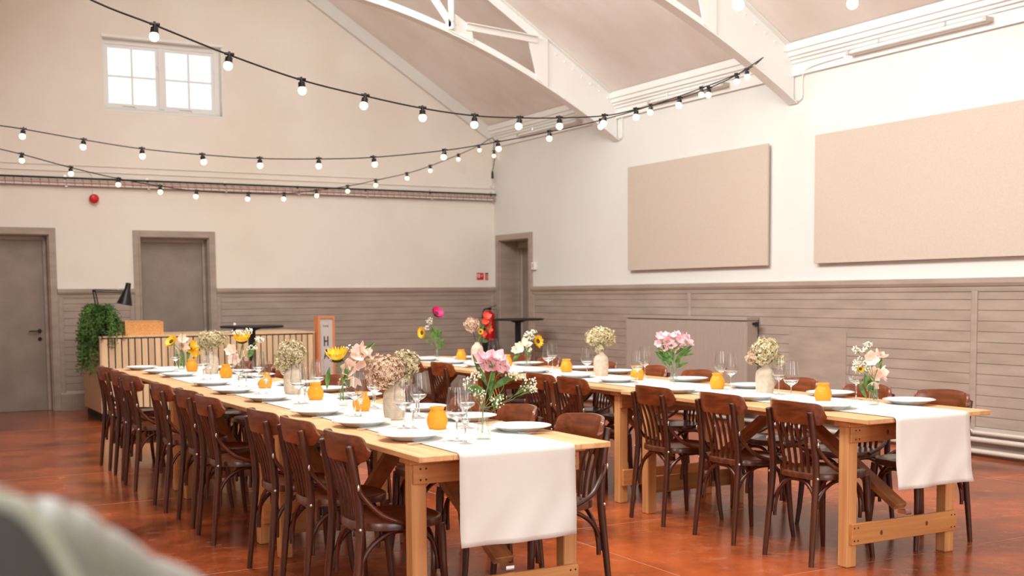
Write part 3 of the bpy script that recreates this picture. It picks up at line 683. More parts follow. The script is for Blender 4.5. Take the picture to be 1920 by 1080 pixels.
sign(8.07, 8.185, 1.63, 1.735, 'left red fire extinguisher sign with white pictograms near the corner', True)
sign(8.21, 8.26, 1.628, 1.735, 'right narrow red fire sign with lines of small text near corner', False)
# fire extinguisher hung by the corner on a black stand
o = (8.17, 15.36, 0); t = thing('fire_extinguisher', 'red fire extinguisher with black hose standing in the far right corner', 'fire extinguisher', o)
MB(o).lathe([(0, .74), (.072, .745), (.078, .76), (.078, 1.08), (.07, 1.12), (.045, 1.15), (.02, 1.165), (.018, 1.185), (0, 1.185)], 20, (8.17, 15.36, 0)).build('cylinder', m_redp, t, smooth=True)
MB(o).box((8.15, 15.34, 1.185), (8.19, 15.38, 1.215)).beam((8.13, 15.36, 1.205), (8.26, 15.32, 1.25), .02, .012).beam((8.16, 15.36, 1.20), (8.27, 15.33, 1.185), .018, .01).build('valve_handle', m_black, t)
MB(o).tube(curve([(8.15, 15.36, 1.2), (8.08, 15.35, 1.19), (8.045, 15.34, 1.1), (8.06, 15.33, .95), (8.08, 15.32, .88)], 5), .011, 8).build('hose', m_blackm, t, smooth=True)
o2 = (8.17, 15.36, 0)
MB(o2).box((8.08, 15.27, 0), (8.27, 15.47, .04)).box((8.1, 15.44, .04), (8.25, 15.46, .9)).box((8.09, 15.28, .70), (8.26, 15.45, .738)).box((8.09, 15.28, .50), (8.26, 15.45, .70)).build('stand', m_blackm, t, label='black stand under the extinguisher')

# ================================================================== bar counter and what stands on and by it
bx0, bx1, by0, by1, bh = 2.36, 4.90, 13.80, 14.95, .975
o = (bx0, by0, 0); t = thing('bar_counter', 'pale plywood bar counter with black gaps between vertical slats, by the far wall', 'counter', o)
MB(o).box((bx0+.03, by0+.035, 0), (bx1-.03, by1-.03, .1)).build('plinth', m_blackm, t)
MB(o).box((bx0+.02, by0+.018, .1), (bx1-.02, by1, bh-.02)).build('carcass', m_blackm, t)
MB(o).box((bx0, by0, .1), (bx0+.02, by1, bh-.02)).build('end_panel', m_plyend, t)
MB(o).box((bx1-.02, by0, .1), (bx1, by1, bh-.02)).build('end_panel', m_plyend, t)
ns = 34; pw = (bx1-bx0-.04)/ns
for i in range(ns):
    a = bx0+.02+i*pw+(0 if i == 0 else .0075)
    MB(o).box((a, by0, .1), (bx0+.02+(i+1)*pw-.0075, by0+.018, bh-.034)).build('slat', m_ply, t)
MB(o).box((bx0-.01, by0-.006, bh-.02), (bx1+.0, by1+.01, bh)).build('countertop', m_ply, t, bevel=.002, seg=1)
MB(o).box((bx0, by0+.004, bh-.034), (bx1, by0+.02, bh-.02)).build('shadow_gap', m_blackm, t)
# strand-board box
o = (2.88, 13.86, bh); t = thing('strand_board_box', 'orange strand board box standing on the left half of the bar counter', 'box', o)
b = MB(o); b.box((2.655, 13.86, bh), (3.085, 13.875, bh+.155)).box((2.655, 14.08, bh), (3.085, 14.095, bh+.155)).box((2.655, 13.875, bh), (2.67, 14.08, bh+.155)).box((3.07, 13.875, bh), (3.085, 14.08, bh+.155)).box((2.67, 13.875, bh), (3.07, 14.08, bh+.015)); b.build('box_sides', m_osb, t)
MB(o).box((2.652, 13.857, bh+.155), (3.05, 14.098, bh+.165)).build('lid', m_osb, t)
# small bits on the counter: tap and bottle stopper
o = (3.99, 14.1, bh); t = thing('beer_tap', 'small black and white beer tap on the middle of the bar counter', 'tap', o)
MB(o).lathe([(0, 0), (.05, 0), (.05, .012), (.02, .018), (.016, .06), (.022, .065), (0, .07)], 16, o).build('base', m_black, t, smooth=True)
MB(o).lathe([(0, .07), (.012, .072), (.018, .1), (.01, .115), (0, .12)], 12, o).build('knob', m_signwhite, t, smooth=True)
for xx, wd in ((3.88, 'left'), (4.10, 'right')):
    p = (xx, 14.08, bh); b = MB(p); b.lathe([(0, 0), (.055, .0), (.07, .008), (.072, .012), (.05, .006), (0, .005)], 18, p); tag(b.build('saucer', m_plate, smooth=True), 'small white saucer on the bar counter, %s of the tap' % wd, 'saucer')
# hanging asparagus fern in a planter
o = (2.43, 13.98, bh); t = thing('potted_fern', 'bushy green asparagus fern spilling over the left end of the bar', 'plant', o)
MB(o).lathe([(0, 0), (.1, 0), (.125, .13), (.13, .14), (.115, .14), (.1, .11), (0, .11)], 20, o).build('pot', m_blackm, t, smooth=True)
b = MB(o); b2 = MB(o)
for k in range(330):
    th = rnd.uniform(0, 2*PI); r = rnd.uniform(.03, .24)
    hang = math.cos(th) < -.15 or math.sin(th) < -.45
    p0 = Vector((2.43, 13.98, bh+.11)); top = rnd.uniform(.06, .24)
    if rnd.random() < .45: th = PI+rnd.uniform(-1.1, 1.1); hang = True
    ex = Vector((math.cos(th), math.sin(th)*.8, 0)); 
    if hang and ex.x < -.3: fall = rnd.uniform(.02, .5); rr = .20+rnd.uniform(-.06, .05)
    elif hang: fall = rnd.uniform(0, .2); rr = .25+rnd.uniform(-.05, .1)
    else: fall = rnd.uniform(-.1, .05); rr = r+.05
    if ex.x > 0: ex.x *= .62
    P1 = p0+ex*rr*.45+Vector((0, 0, top)); P2 = p0+ex*rr*.95+Vector((0, 0, top*.8-.05)); P3 = p0+ex*rr*1.12+Vector((rnd.uniform(-.04, .04), rnd.uniform(-.04, .04), -fall-.04))
    cs = curve([p0, P1, P2, P3], 7)
    if k % 3 == 0: b2.tube(cs, .0016, 3, cap=False)
    for i, q in enumerate(cs[3:]):
        for _ in range(6):
            d = Vector((rnd.gauss(0, 1), rnd.gauss(0, 1), rnd.gauss(0, .7)))*.016
            e = Vector((rnd.gauss(0, 1), rnd.gauss(0, 1), rnd.gauss(0, 1)))*.0042
            b.add([q, q+d*.5+e, q+d, q+d*.5-e], [(0, 1, 2, 3)])
b.build('foliage', m_fern, t); b2.build('stems', m_stem, t)
# architect lamp
o = (2.42, 14.05, bh)
t = thing('desk_lamp', 'black jointed desk lamp leaning out of the fern on the bar', 'lamp', (2.47, 14.3, bh)); o = (2.47, 14.3, bh)
E1 = at(174, 545, Y=14.3); E0 = Vector((2.47, 14.3, bh+.02)); E2 = at(240, 545, Y=14.3)
MB(o).lathe([(0, 0), (.09, 0), (.09, .02), (.02, .03), (0, .03)], 20, o).build('base', m_black, t, smooth=True)
for dx in (0, .03): MB(o).tube([E0+Vector((dx, 0, 0)), E1+Vector((dx*.9, 0, 0))], .008, 8).build('lower_arm', m_black, t)
for dz in (0, .02): MB(o).tube([E1+Vector((0, 0, dz-.01)), E2+Vector((-.03, 0, dz-.025))], .007, 8).build('upper_arm', m_black, t)
MB(o).ball(E1+Vector((.01, 0, 0)), .018, 10, 8).build('elbow_joint', m_black, t, smooth=True)
a = at(241, 531, Y=14.3); c_ = at(234, 568, Y=14.3); ax = (c_-a).normalized()
b = MB(o); b.tube([a-ax*.005, a, a+ax*.07, a+ax*.09, a+ax*.2, a+ax*.255], [.012, .03, .034, .04, .075, .092], 24, cap=False); b.build('lamp_shade', m_black, t, smooth=True)
MB(o).tube(curve([E2+Vector((-.12, 0, 0)), E2+Vector((-.08, 0, .06)), a+Vector((-.02, 0, .03)), a], 5), .003, 5).build('cable', m_signwhite, t)
MB(o).ball(a+ax*.17, .035, 10, 8).build('lamp_bulb', m_signwhite, t, smooth=True)
# lettered lightbox sign standing at the counter's right end
sx0, sx1, sy = 4.915, 5.13, 13.72; o = ((sx0+sx1)/2, sy, 0)
t = thing('letter_sign', 'tall grey sign in an orange wooden frame with black letters beside the bar', 'sign', o)
MB(o).box((sx0, sy, 0), (sx0+.022, sy+.14, 1.16)).box((sx1-.022, sy, 0), (sx1, sy+.14, 1.16)).box((sx0+.022, sy, 1.138), (sx1-.022, sy+.14, 1.16)).box((sx0+.022, sy, 0), (sx1-.022, sy+.14, .03)).build('frame', m_signwood, t)
MB(o).box((sx0+.022, sy+.02, .03), (sx1-.022, sy+.05, 1.138)).build('face', m_signgrey, t)
yl = sy+.019; cx = (sx0+sx1)/2
def letter(strokes, w):
    b = MB(o)
    for (xa_, za_, xb2, zb2) in strokes:
        b.beam((cx+xa_, yl, za_), (cx+xb2, yl, zb2), .004, w, (1, 0, 0) if abs(xb2-xa_) < abs(zb2-za_) else (0, 0, 1))
    b.build('letter', m_letter, t)
zt = 1.03; h = .02
letter([(-.038, zt+h, -.022, zt+h), (-.03, zt, -.03, zt+h)], .004)
letter([(-.008, zt, -.008, zt+h), (.006, zt, .006, zt+h), (-.008, zt+h/2, .006, zt+h/2)], .004)
letter([(.022, zt, .022, zt+h), (.022, zt, .034, zt), (.022, zt+h/2, .034, zt+h/2), (.022, zt+h, .034, zt+h)], .004)
z0_, h_ = .795, .12
letter([(-.022, z0_, -.022, z0_+h_), (.022, z0_, .022, z0_+h_), (-.022, z0_+h_/2, .022, z0_+h_/2)], .014)
z0_ = .635
letter([(-.028, z0_, 0, z0_+h_), (.028, z0_, 0, z0_+h_), (-.018, z0_+.035, .018, z0_+.035)], .013)
# tall black cafe tables
def poseur(x, y, label):
    o = (x, y, 0); t = thing('bar_table', label, 'table', o, 0, 'tall black bar tables')
    MB(o).lathe([(0, 1.06), (.345, 1.06), (.35, 1.065), (.35, 1.08), (.345, 1.085), (0, 1.085)], 40, o).build('table_top', m_blackm, t, smooth=True)
    MB(o).box((x-.03, y-.03, .02), (x+.03, y+.03, 1.04)).lathe([(0, 1.02), (.07, 1.035), (.12, 1.06), (0, 1.06)], 16, o).build('column', m_blackm, t)
    MB(o).lathe([(0, 0), (.25, 0), (.25, .012), (.06, .03), (0, .03)], 32, o).build('base', m_blackm, t, smooth=True)
poseur(3.86, 12.95, 'tall round black bar table in front of the slatted counter')
poseur(7.80, 13.85, 'tall round black bar table near the corner door')

# ================================================================== trestle tables
TZ = .78
LEG = .067
def trestle_table(x0, y0, label, rz=0, wdt=.90, ln=2.145, nails=False, ymin=None):
    o = (x0, y0, 0); x1 = x0+wdt; y1 = y0+ln
    t = thing('trestle_table', label, 'table', o)
    b = MB(o); nb = 6; pw = wdt/nb
    for i in range(nb): b.box((x0+i*pw+(.0008 if i else 0), y0+.002*((i*7) % 3), TZ-.024), (x0+(i+1)*pw-(.0008 if i < nb-1 else 0), y1, TZ))
    b.build('tabletop', m_piney, t, bevel=.0025, seg=1)
    lx = (x0+.045, x1-.065-LEG); ends = (y0+.175, y1-.175-LEG)
    for k, ye in enumerate(ends):
        for xx in lx: MB(o).box((xx, ye, 0), (xx+LEG, ye+LEG, TZ-.054)).build('leg', m_pinez, t, bevel=.004, seg=1)
        yf = ye-.022 if k == 0 else ye+LEG; yr = yf+.022
        ap = MB(o).box((lx[0]+.0, yf, TZ-.135), (lx[1]+LEG-.0, yr, TZ-.054)).build('apron', m_pinex, t, bevel=.003, seg=1)
        lo = MB(o).box((lx[0]+.015, yf, .118), (lx[1]+LEG-.005, yr, .228)).build('stretcher', m_pinex, t, bevel=.003, seg=1)
        MB(o).box((x0+.03, ye-.02, TZ-.054), (x1-.03, ye+LEG+.02, TZ-.024)).build('batten', m_pinex, t, bevel=.002, seg=1)
        if nails and k == 0:
            for px_ in (lx[0]+.03, lx[0]+.055, lx[1]+.02, lx[1]+.045):
                for par, zz in ((ap, TZ-.072), (ap, TZ-.117), (lo, .14), (lo, .206)):
                    MB(o).tube([(px_, yf-.0012, zz), (px_, yf+.001, zz)], .0045, 8).build('nail', m_nail, par)
            for par, xx, zz in ((ap, x0+.30, TZ-.092), (lo, lx[0]+.22, .165), (lo, lx[1]-.17, .18)):
                MB(o).tube([(xx, yf-.0008, zz), (xx, yf+.001, zz)], [.009, .009], 10, flat=((0, 0, 1), 1.5)).build('knot', m_knot, par)
    for xx in (x0+.12, x1-.16): MB(o).box((xx, ends[0]+LEG+.03, TZ-.064), (xx+.04, ends[1]-.03, TZ-.024)).build('side_batten', m_piney, t)
    xm = (x0+x1)/2; ym = (y0+y1)/2
    for k, ye in enumerate(ends):
        yy = ye+LEG+.012 if k == 0 else ye-.012; s = -1 if k == 0 else 1
        MB(o).beam((xm, ym+s*.08, TZ-.055), (xm+.06, yy, .262), .095, .034, (0, 0, 1)).build('brace', m_brace, t, bevel=.003, seg=1)
        MB(o).box((xm+.04, min(yy, ye+.02), .2285), (xm+.08, max(yy, ye+.04), .25)).build('hinge', m_steel, t)
    return t
T1 = [(1.885, 4.14), (1.90, 6.29), (1.92, 8.44)]
T2 = [(4.315, 4.16), (4.385, 6.31), (4.415, 8.46)]
for k, (x, y) in enumerate(T1):
    trestle_table(x, y, ['pine trestle table at the camera end of the long left row', 'pine trestle table in the middle of the long left row', 'pine trestle table at the far end of the left row'][k], nails=(k == 0), ln=2.145 if k < 2 else 2.35)
for k, (x, y) in enumerate(T2):
    trestle_table(x, y, ['pine trestle table at the camera end of the long right row', 'pine trestle table in the middle of the long right row', 'pine trestle table at the far end of the right row'][k], nails=(k == 0), ln=2.145 if k < 2 else 2.5)
RZ = TZ+.0025
def runner(xa, xb, y0, y1, zend, label, seed, drift):
    r = random.Random(seed); nx = 14; o = (xa, y0, zend)
    path = []
    z = zend
    nz = 16
    for i in range(nz): path.append((y0-.012, zend+(TZ-.022-zend)*i/nz, 1-i/nz))
    for a in range(0, 5): th = a/4*PI/2; path.append((y0+.008-.02*math.cos(th), TZ-.0185+.02*math.sin(th)+.001, 0))
    ny = 60
    for i in range(1, ny+1): path.append((y0+.008+(y1-y0)*i/ny, RZ, 0))
    vs = []; fs = []
    for i, (y, z, h) in enumerate(path):
        for j in range(nx+1):
            t_ = j/nx; dx = drift*max(0, (y-y0))/(y1-y0)
            wob = (.012*math.sin(t_*7+seed)*h+.006*math.sin(t_*17+h*9+seed)*h*h)-.03*h*h*(1 if t_ > -1 else 0)*.6
            xx = xa+(xb-xa)*t_+dx+(.01*h*(1-2*t_))*-.3
            vs.append((xx, y+wob-.004*h, z+.0006))
    n = nx+1
    for i in range(len(path)-1):
        for j in range(nx): fs.append((i*n+j, i*n+j+1, (i+1)*n+j+1, (i+1)*n+j))
    b = MB(o); b.add(vs, fs); ob = b.build('table_runner', m_runner, smooth=True)
    sm = ob.modifiers.new('thickness', 'SOLIDIFY'); sm.thickness = .0012; sm.offset = 1
    return tag(ob, label, 'tablecloth')
runner(2.055, 2.595, 4.14, 10.78, .405, 'white paper runner on the left table row, hanging down over its camera end', 1, .06)
runner(4.495, 5.03, 4.16, 10.94, .42, 'white paper runner on the right table row, hanging down over its camera end', 3, .13)

# ================================================================== chairs
def make_chair():
    t = thing('bentwood_chair', 'x', 'chair'); o = (0, 0, 0)
    # seat: dished, D-shaped
    def outline(k, z, sh=0, n=40):
        out = []
        for j in range(n):
            th = 2*PI*j/n; cx, sy = math.cos(th), math.sin(th)
            e = .72
            x = .245+.205*k*math.copysign(abs(cx)**e, cx); y = .205*k*math.copysign(abs(sy)**e, sy)
            y *= (1+.0*cx) if cx > 0 else (1-.10*abs(cx))
            out.append((x, y, z+sh*cx))
        return out
    loops = [outline(.93, .435), outline(1, .44), outline(1.0, .466), outline(.985, .472), outline(.95, .472), outline(.90, .466), outline(.6, .459), outline(.25, .457)]
    vs = sum(loops, []); n = 40; fs = []
    for i in range(len(loops)-1):
        for j in range(n): fs.append((i*n+j, i*n+(j+1) % n, (i+1)*n+(j+1) % n, (i+1)*n+j))
    fs.append(tuple(range(n-1, -1, -1))); fs.append(tuple((len(loops)-1)*n+j for j in range(n)))
    MB(o).add(vs, fs).build('seat', m_chairx, t, smooth=True)
    # rear legs running up into the back posts
    for s in (-1, 1):
        MB(o).tube(curve([(.0, s*.172, 0), (.018, s*.166, .2), (.038, s*.160, .4), (.042, s*.158, .50), (.030, s*.155, .63), (.012, s*.153, .74), (.002, s*.152, .79), (-.0, s*.152, .80)], 4),
                   [.0135]+[.0135+.0006*i for i in range(1, 9)]+[.0185]*12+[.017]*5+[.0155, .013, .008], 10).build('rear_leg', m_chair, t, smooth=True)
        MB(o).tube([(.405, s*.155, .44), (.41, s*.158, .40), (.415, s*.163, .27), (.428, s*.172, .1), (.44, s*.18, 0)], [.022, .021, .0175, .015, .0125], 10).build('front_leg', m_chair, t, smooth=True)
        MB(o).tube(curve([(.028, s*.178, .635), (.040, s*.179, .60), (.075, s*.188, .555), (.12, s*.206, .51), (.18, s*.214, .482), (.25, s*.216, .462)], 4), [.007]+[.011]*19+[.009], 8).build('hip_bracket', m_chair, t, smooth=True)
        # side arch
        MB(o).tube(curve([(.040, s*.150, .235), (.048, s*.150, .30), (.09, s*.150, .37), (.165, s*.150, .418), (.235, s*.150, .427), (.31, s*.150, .418), (.37, s*.150, .37), (.39, s*.148, .30), (.395, s*.148, .245)], 3), .0105, 8).build('side_arch', m_chair, t, smooth=True)
        MB(o).ball((.036, s*.177, .452), .0075, 8, 6).build('bolt', m_bolt, t, smooth=True)
        MB(o).ball((.026, s*.188, .628), .009, 8, 6, (.6, .5, 1.6)).build('bolt', m_bolt, t, smooth=True)
    for (x, hh, nm) in ((.060, .437, 'rear_arch'), (.385, .427, 'front_arch')):
        MB(o).tube(curve([(x-.012, -.148, .215), (x-.008, -.146, .29), (x, -.118, .37), (x+.004, -.06, hh-.016), (x+.005, 0, hh-.008), (x+.004, .06, hh-.016), (x, .118, .37), (x-.008, .146, .29), (x-.012, .148, .215)], 3), .0105, 8).build(nm, m_chair, t, smooth=True)
    # curved top rail
    ns, nt_ = 30, 7; front = []; back = []
    for i in range(ns+1):
        s = math.sin((-1+2*i/ns)*PI/2); y = s*.195; hh = .058*max(.0, 1-abs(s)**15)**.5; hh = max(hh, .008)
        x = -.018+.088*abs(s)**2.2; nx_ = Vector((1, -2.2*.088*abs(s)**1.2*math.copysign(1, s)/.195, 0)).normalized()
        zc = .787+.004*math.cos(s*PI)
        for j in range(nt_+1):
            tt = -1+2*j/nt_; lean = -.008*(tt)
            q = Vector((x+lean, y, zc+tt*hh)); th = .0105*(1-.35*abs(tt)**4)
            front.append(q+nx_*th); back.append(q-nx_*th)
    n = nt_+1; K = len(front); fs = []
    for i in range(ns):
        for j in range(nt_):
            a = i*n+j; fs.append((a, a+1, a+n+1, a+n)); fs.append((K+a, K+a+n, K+a+n+1, K+a+1))
        fs.append((i*n, (i+1)*n, K+(i+1)*n, K+i*n)); fs.append((i*n+nt_, K+i*n+nt_, K+(i+1)*n+nt_, (i+1)*n+nt_))
    for j in range(nt_):
        fs.append((j, K+j, K+j+1, j+1)); e = ns*n; fs.append((e+j, e+j+1, K+e+j+1, K+e+j))
    MB(o).add(front+back, fs).build('top_rail', m_chairy, t, smooth=True)
    for k in range(5):
        y = (-2+k)*.047; xt = -.018+.088*(abs(y)*1.12/.195)**2.2
        MB(o).tube(curve([(.062, y*.92, .465), (.050, y*.95, .56), (.026, y, .66), (xt+.004, y*1.08, .75)], 4), .0065, 8, flat=((0, 1, 0), 1.65)).build('slat', m_chair, t, smooth=True)
    return t
chair0 = make_chair(); register(chair0); used = [False]
def put_chair(x, y, rz, label, group):
    c = chair0
    if used[0]: c = dup(chair0)
    used[0] = True
    c.location = (x, y, 0); c.rotation_euler = (0, 0, rz); c['label'] = label; c['group'] = group
    return c
cr = random.Random(11)
rows = [
 ('left side of left table row', 1.722, [4.62, 5.27, 5.75, 6.75, 7.31, 7.92, 8.90, 9.46, 10.1], 0, 1),
 ('right side of left table row', 2.965, [4.60, 5.17, 5.76, 6.76, 7.30, 7.90, 8.92, 9.45, 10.05], PI, 1),
 ('left side of right table row', 4.20, [4.62, 5.23, 5.86, 6.81, 7.28, 7.95, 8.95, 9.50, 10.08], 0, 2),
 ('right side of right table row', 5.40, [4.62, 5.16, 5.80, 6.82, 7.45, 8.08, 8.98, 9.55, 10.1], PI, 2)]
for desc, x, ylist, rz, tb in rows:
    for i, y in enumerate(ylist):
        put_chair(x+cr.uniform(-.02, .02)+(0.006*i if tb == 2 else 0), y, rz+cr.uniform(-.025, .025), 'dark slatted bentwood chair, %s on %s' % (nth(i, 9), desc), 'bentwood chairs on the %s' % desc)

# ================================================================== table settings
pl0 = MB((0, 0, 0)).lathe([(0, .004), (.07, .004), (.078, 0), (.082, .002), (.10, .012), (.125, .021), (.135, .0245), (.1355, .0265), (.133, .0275), (.12, .0225), (.098, .0145), (.085, .010), (.078, .008), (0, .008)], 48).build('dinner_plate', m_plate, smooth=True)
tag(pl0, 'x', 'plate'); pu = [0]
def plate(x, y, label, group):
    p = pl0 if not pu[0] else dup(pl0)
    pu[0] = 1; p.location = (x, y, RZ+.0008); p.scale = (1.06, 1.06, 1); p['label'] = label; p['group'] = group
def make_wine(kind):
    if kind == 'wine':
        t = thing('wine_glass', 'x', 'glass')
        H = .235
        outer = [(.004, .095), (.018, .098), (.034, .108), (.0435, .122), (.046, .135), (.0445, .16), (.040, .195), (.0345, H)]
        inner = [(.0333, H), (.0388, .195), (.0433, .16), (.0448, .135), (.0424, .123), (.033, .1095), (.016, .1005), (0, .0995)]
        fr = .038; st = .0035; top = .094
    else:
        t = thing('champagne_flute', 'x', 'glass'); H = .215
        outer = [(.004, .078), (.010, .082), (.019, .10), (.0255, .125), (.028, .15), (.0275, .18), (.0245, H)]
        inner = [(.0236, H), (.0265, .18), (.027, .15), (.0245, .126), (.018, .102), (.008, .086), (0, .084)]
        fr = .031; st = .0038; top = .077
    MB().lathe(outer, 28).build('bowl', m_glass, t, smooth=True)
    MB().lathe([(0, 0), (fr, 0), (fr, .0015), (fr*.6, .004), (.009, .008), (.005, .014), (st, .03), (st, top-.012), (.0065, top-.003)]+([(.017, .0972), (.033, .1075), (.0418, .1205), (.0405, .1215), (.03, .1135), (0, .1105)] if kind == 'wine' else [(.0095, .0822), (.0178, .098), (.0168, .0985), (0, .091)]), 20).build('stem', m_solid, t, smooth=True)
    return t
wg0 = make_wine('wine'); register(wg0); fl0 = make_wine('flute'); register(fl0); gu = {'w': 0, 'f': 0}
def glass(kind, x, y, label, group):
    src = wg0 if kind == 'w' else fl0
    g_ = src if not gu[kind] else dup(src)
    gu[kind] = 1; g_.location = (x, y, RZ+.0008); g_['label'] = label; g_['group'] = group
def make_fork():
    t = thing('fork', 'x', 'cutlery')
    b = MB(); b.tube([(0, 0, .004), (.05, 0, .0035), (.11, 0, .006), (.135, 0, .004)], [.0075, .005, .004, .007], 8, flat=((0, 0, 1), .3)); b.build('handle', m_steel, t, smooth=True)
    b = MB(); b.beam((.132, 0, .004), (.15, 0, .005), .02, .0018)
    for k in (-1.5, -.5, .5, 1.5): b.beam((.149, k*.0052, .005), (.19, k*.005, .008), .0024, .0016)
    b.build('tines', m_steel, t); return t
def make_knife():
    t = thing('table_knife', 'x', 'cutlery')
    b = MB(); b.tube([(0, 0, .004), (.04, 0, .004), (.09, 0, .004), (.1, 0, .004)], [.009, .008, .006, .005], 8, flat=((0, 0, 1), .35)); b.build('handle', m_steel, t, smooth=True)
    MB().prism([(.098, -.005, .003), (.19, -.009, .003), (.212, -.004, .003), (.215, .003, .003), (.098, .005, .003)], (0, 0, .0016)).build('blade', m_steel, t); return t
fk0 = make_fork(); register(fk0); kn0 = make_knife(); register(kn0); cu = {}
def cutl(src, x, y, rz, label, group):
    c = src if src.name not in cu else dup(src)
    cu[src.name] = 1; c.location = (x, y, TZ+.002+.0015); c.rotation_euler = (0, 0, rz); c['label'] = label; c['group'] = group

pxp = [(770, 818), (678, 793), (595, 773), (502, 747), (437, 733), (397, 719), (335, 703), (300, 697), (265, 690)]
L1 = [at(u, v, z=RZ+.012) for u, v in pxp]
wineL = [(857, 828), (757, 804), (666, 782), (560, 758), (485, 740), (448, 727), (382, 713), (330, 697), None]
flL = [(873, 833), (775, 805), (676, 784), (572, 757), (500, 740), (462, 727), (395, 713), None, None]
for i, P in enumerate(L1):
    d = nth(i, 9); y = min(P.y, 10.5)
    plate(P.x, y, 'white dinner plate, %s on left side of the left table row' % d, 'plates on left side of left table row')
    if i < 7:
        cutl(kn0, P.x-.09, y-.175, .05, 'steel table knife at the %s left side plate of the left table row' % d, 'knives on left side of left table row')
        cutl(fk0, P.x-.09, y+.165, -.04, 'steel fork behind the %s left side plate of the left table row' % d, 'forks on left side of left table row')
    for lst, kk, nm in ((wineL, 'w', 'wine glass'), (flL, 'f', 'small champagne flute')):
        if lst[i]:
            G = at(*lst[i], z=RZ); glass(kk, G.x, G.y, 'clear %s, %s of those on left side of left table row' % (nm, ORD[i] if i else 'nearest'), nm.replace('small ', '')+'es on left side of left table row')
RY = [4.68, 5.22, 5.80, 6.72, 7.32, 7.95, 8.90, 9.45, 10.05]
for i, y in enumerate(RY):
    d = nth(i, 9); x = 2.645+.006*i
    plate(x, y, 'white dinner plate, %s on right side of the left table row' % d, 'plates on right side of left table row')
    if i < 3:
        cutl(fk0, x+.10, y-.17, PI-.25 if i == 0 else PI, 'steel fork beside the %s right side plate of the left table row' % d, 'forks on right side of left table row')
    if i < 6:
        glass('w', 2.475, y+.21, 'clear wine glass, %s of those on right side of left table row' % (ORD[i] if i else 'nearest'), 'wine glasses on right side of left table row')
        if i < 4: glass('f', 2.50, y+.295, 'clear champagne flute, %s of those on right side of left table row' % (ORD[i] if i else 'nearest'), 'champagne flutes on right side of left table row')
p2l = [(1555, 762), (1410, 745), (1270, 732)]; YL2 = [None]*3+[6.90, 7.45, 8.10, 9.05, 9.6, 10.2]
for i in range(9):
    P = at(*p2l[i], z=RZ+.012) if i < 3 else Vector((4.66+.008*i, YL2[i], 0))
    plate(P.x, P.y, 'white dinner plate, %s on left side of the right table row' % nth(i, 9), 'plates on left side of right table row')
p2r = [(1706, 753), (1570, 738), (1430, 723), (1290, 712), (1165, 697), (1110, 690)]; YR2 = [None]*6+[9.0, 9.6, 10.2]
for i in range(9):
    P = at(*p2r[i], z=RZ+.012) if i < 6 else Vector((5.17, YR2[i], 0))
    plate(min(P.x, 5.11 if P.y < 6.3 else 5.2), P.y, 'white dinner plate, %s on right side of the right table row' % nth(i, 9), 'plates on right side of right table row')
W2 = [((1605, 750), 'nearest the camera, behind the gladiolus vase'), ((1483, 753), 'between the nearest stoneware vase and nearest orange jar'), ((1460, 741), 'just behind the nearest stoneware vase'), ((1370, 731), 'in front of the second nearest orange jar, right one'),
      ((1352, 724), 'behind the second nearest orange jar, left one'), ((1195, 720), 'in front of the third nearest orange jar'), ((1209, 710), 'behind the third nearest orange jar'), ((1101, 708), 'left of the cream hydrangea vase'),
      ((1028, 700), 'right of the yellow flower, front one'), ((1036, 694), 'right of the yellow flower, rear one'), ((925, 684), 'right of the farthest stoneware vase')]
for (u, v), d in W2:
    P = at(u, v, z=RZ); glass('w', P.x, P.y, 'wine glass on right table row, '+d, 'wine glasses on the right table row')

# ---- orange candle jars
def jarprof(): return [(0, 0), (.032, 0), (.038, .004), (.0445, .022), (.0465, .038), (.044, .054), (.037, .070), (.030, .082), (.029, .086), (.033, .092), (.033, .098), (.030, .0985), (.028, .094), (.0265, .086), (.033, .070), (.040, .05), (.041, .02), (.03, .008), (0, .008)]
j0 = MB().lathe(jarprof(), 36, fn=lambda th, z: 1+.022*math.sin(th*9+z*160)*(1 if .012 < z < .075 else 0)).build('candle_jar', m_orange, smooth=True)
tag(j0, 'x', 'candle jar'); ju = [0]
for row, lst in (('left table row', [(820, 805), (678, 771), (592, 750), (497, 728), (424, 709), (360, 697)]), ('right table row', [(1543, 753), (1345, 730), (1195, 713), (1062, 698), (950, 688), (865, 676)])):
    for i, (u, v) in enumerate(lst):
        P = at(u, v, z=RZ); j = j0 if not ju[0] else dup(j0)
        ju[0] = 1; j.location = (P.x, P.y, RZ+.0008); j.scale = (1.06, 1.06, 1.08); j['label'] = 'orange pressed glass candle jar, %s on the %s' % (nth(i, 6), row); j['group'] = 'orange candle jars on the '+row
# ---- stoneware vases
def vfn(th, z):
    if z < .012 or z > .135: return 1
    return 1+.05*(max(0, math.sin(z*2*PI/.0085))**.8)*(.35+.65*max(0, math.sin(th*34)))
vp = [(0, 0), (.040, 0), (.048, .003)]+[(.057-.004*((z-.075)/.06)**2*(1 if z > .07 else 1.4), z) for z in [.006+.00116*i for i in range(112)]]
vp += [(.051, .141), (.043, .152), (.032, .163), (.023, .172), (.0205, .182), (.020, .186), (.0165, .184), (.0165, .172), (.026, .163), (0, .155)]
v0 = MB().lathe(vp, 120, fn=vfn).build('stoneware_vase', m_vase, smooth=True); tag(v0, 'x', 'vase'); vu = [0]
VASES = {}
for row, lst in (('left', [(740, 788), (549, 740), (397, 702)]), ('right', [(1434, 740), (1127, 706), (895, 680)])):
    for i, (u, v) in enumerate(lst):
        P = at(u, v-1, z=RZ); o = v0 if not vu[0] else dup(v0)
        vu[0] = 1; o.location = (P.x, P.y, RZ+.0008); o['label'] = 'beige ribbed stoneware vase, %s of three on the %s table row' % (('nearest', 'middle', 'farthest')[i], row); o['group'] = 'stoneware vases'
        VASES[row, i] = o.location.copy()
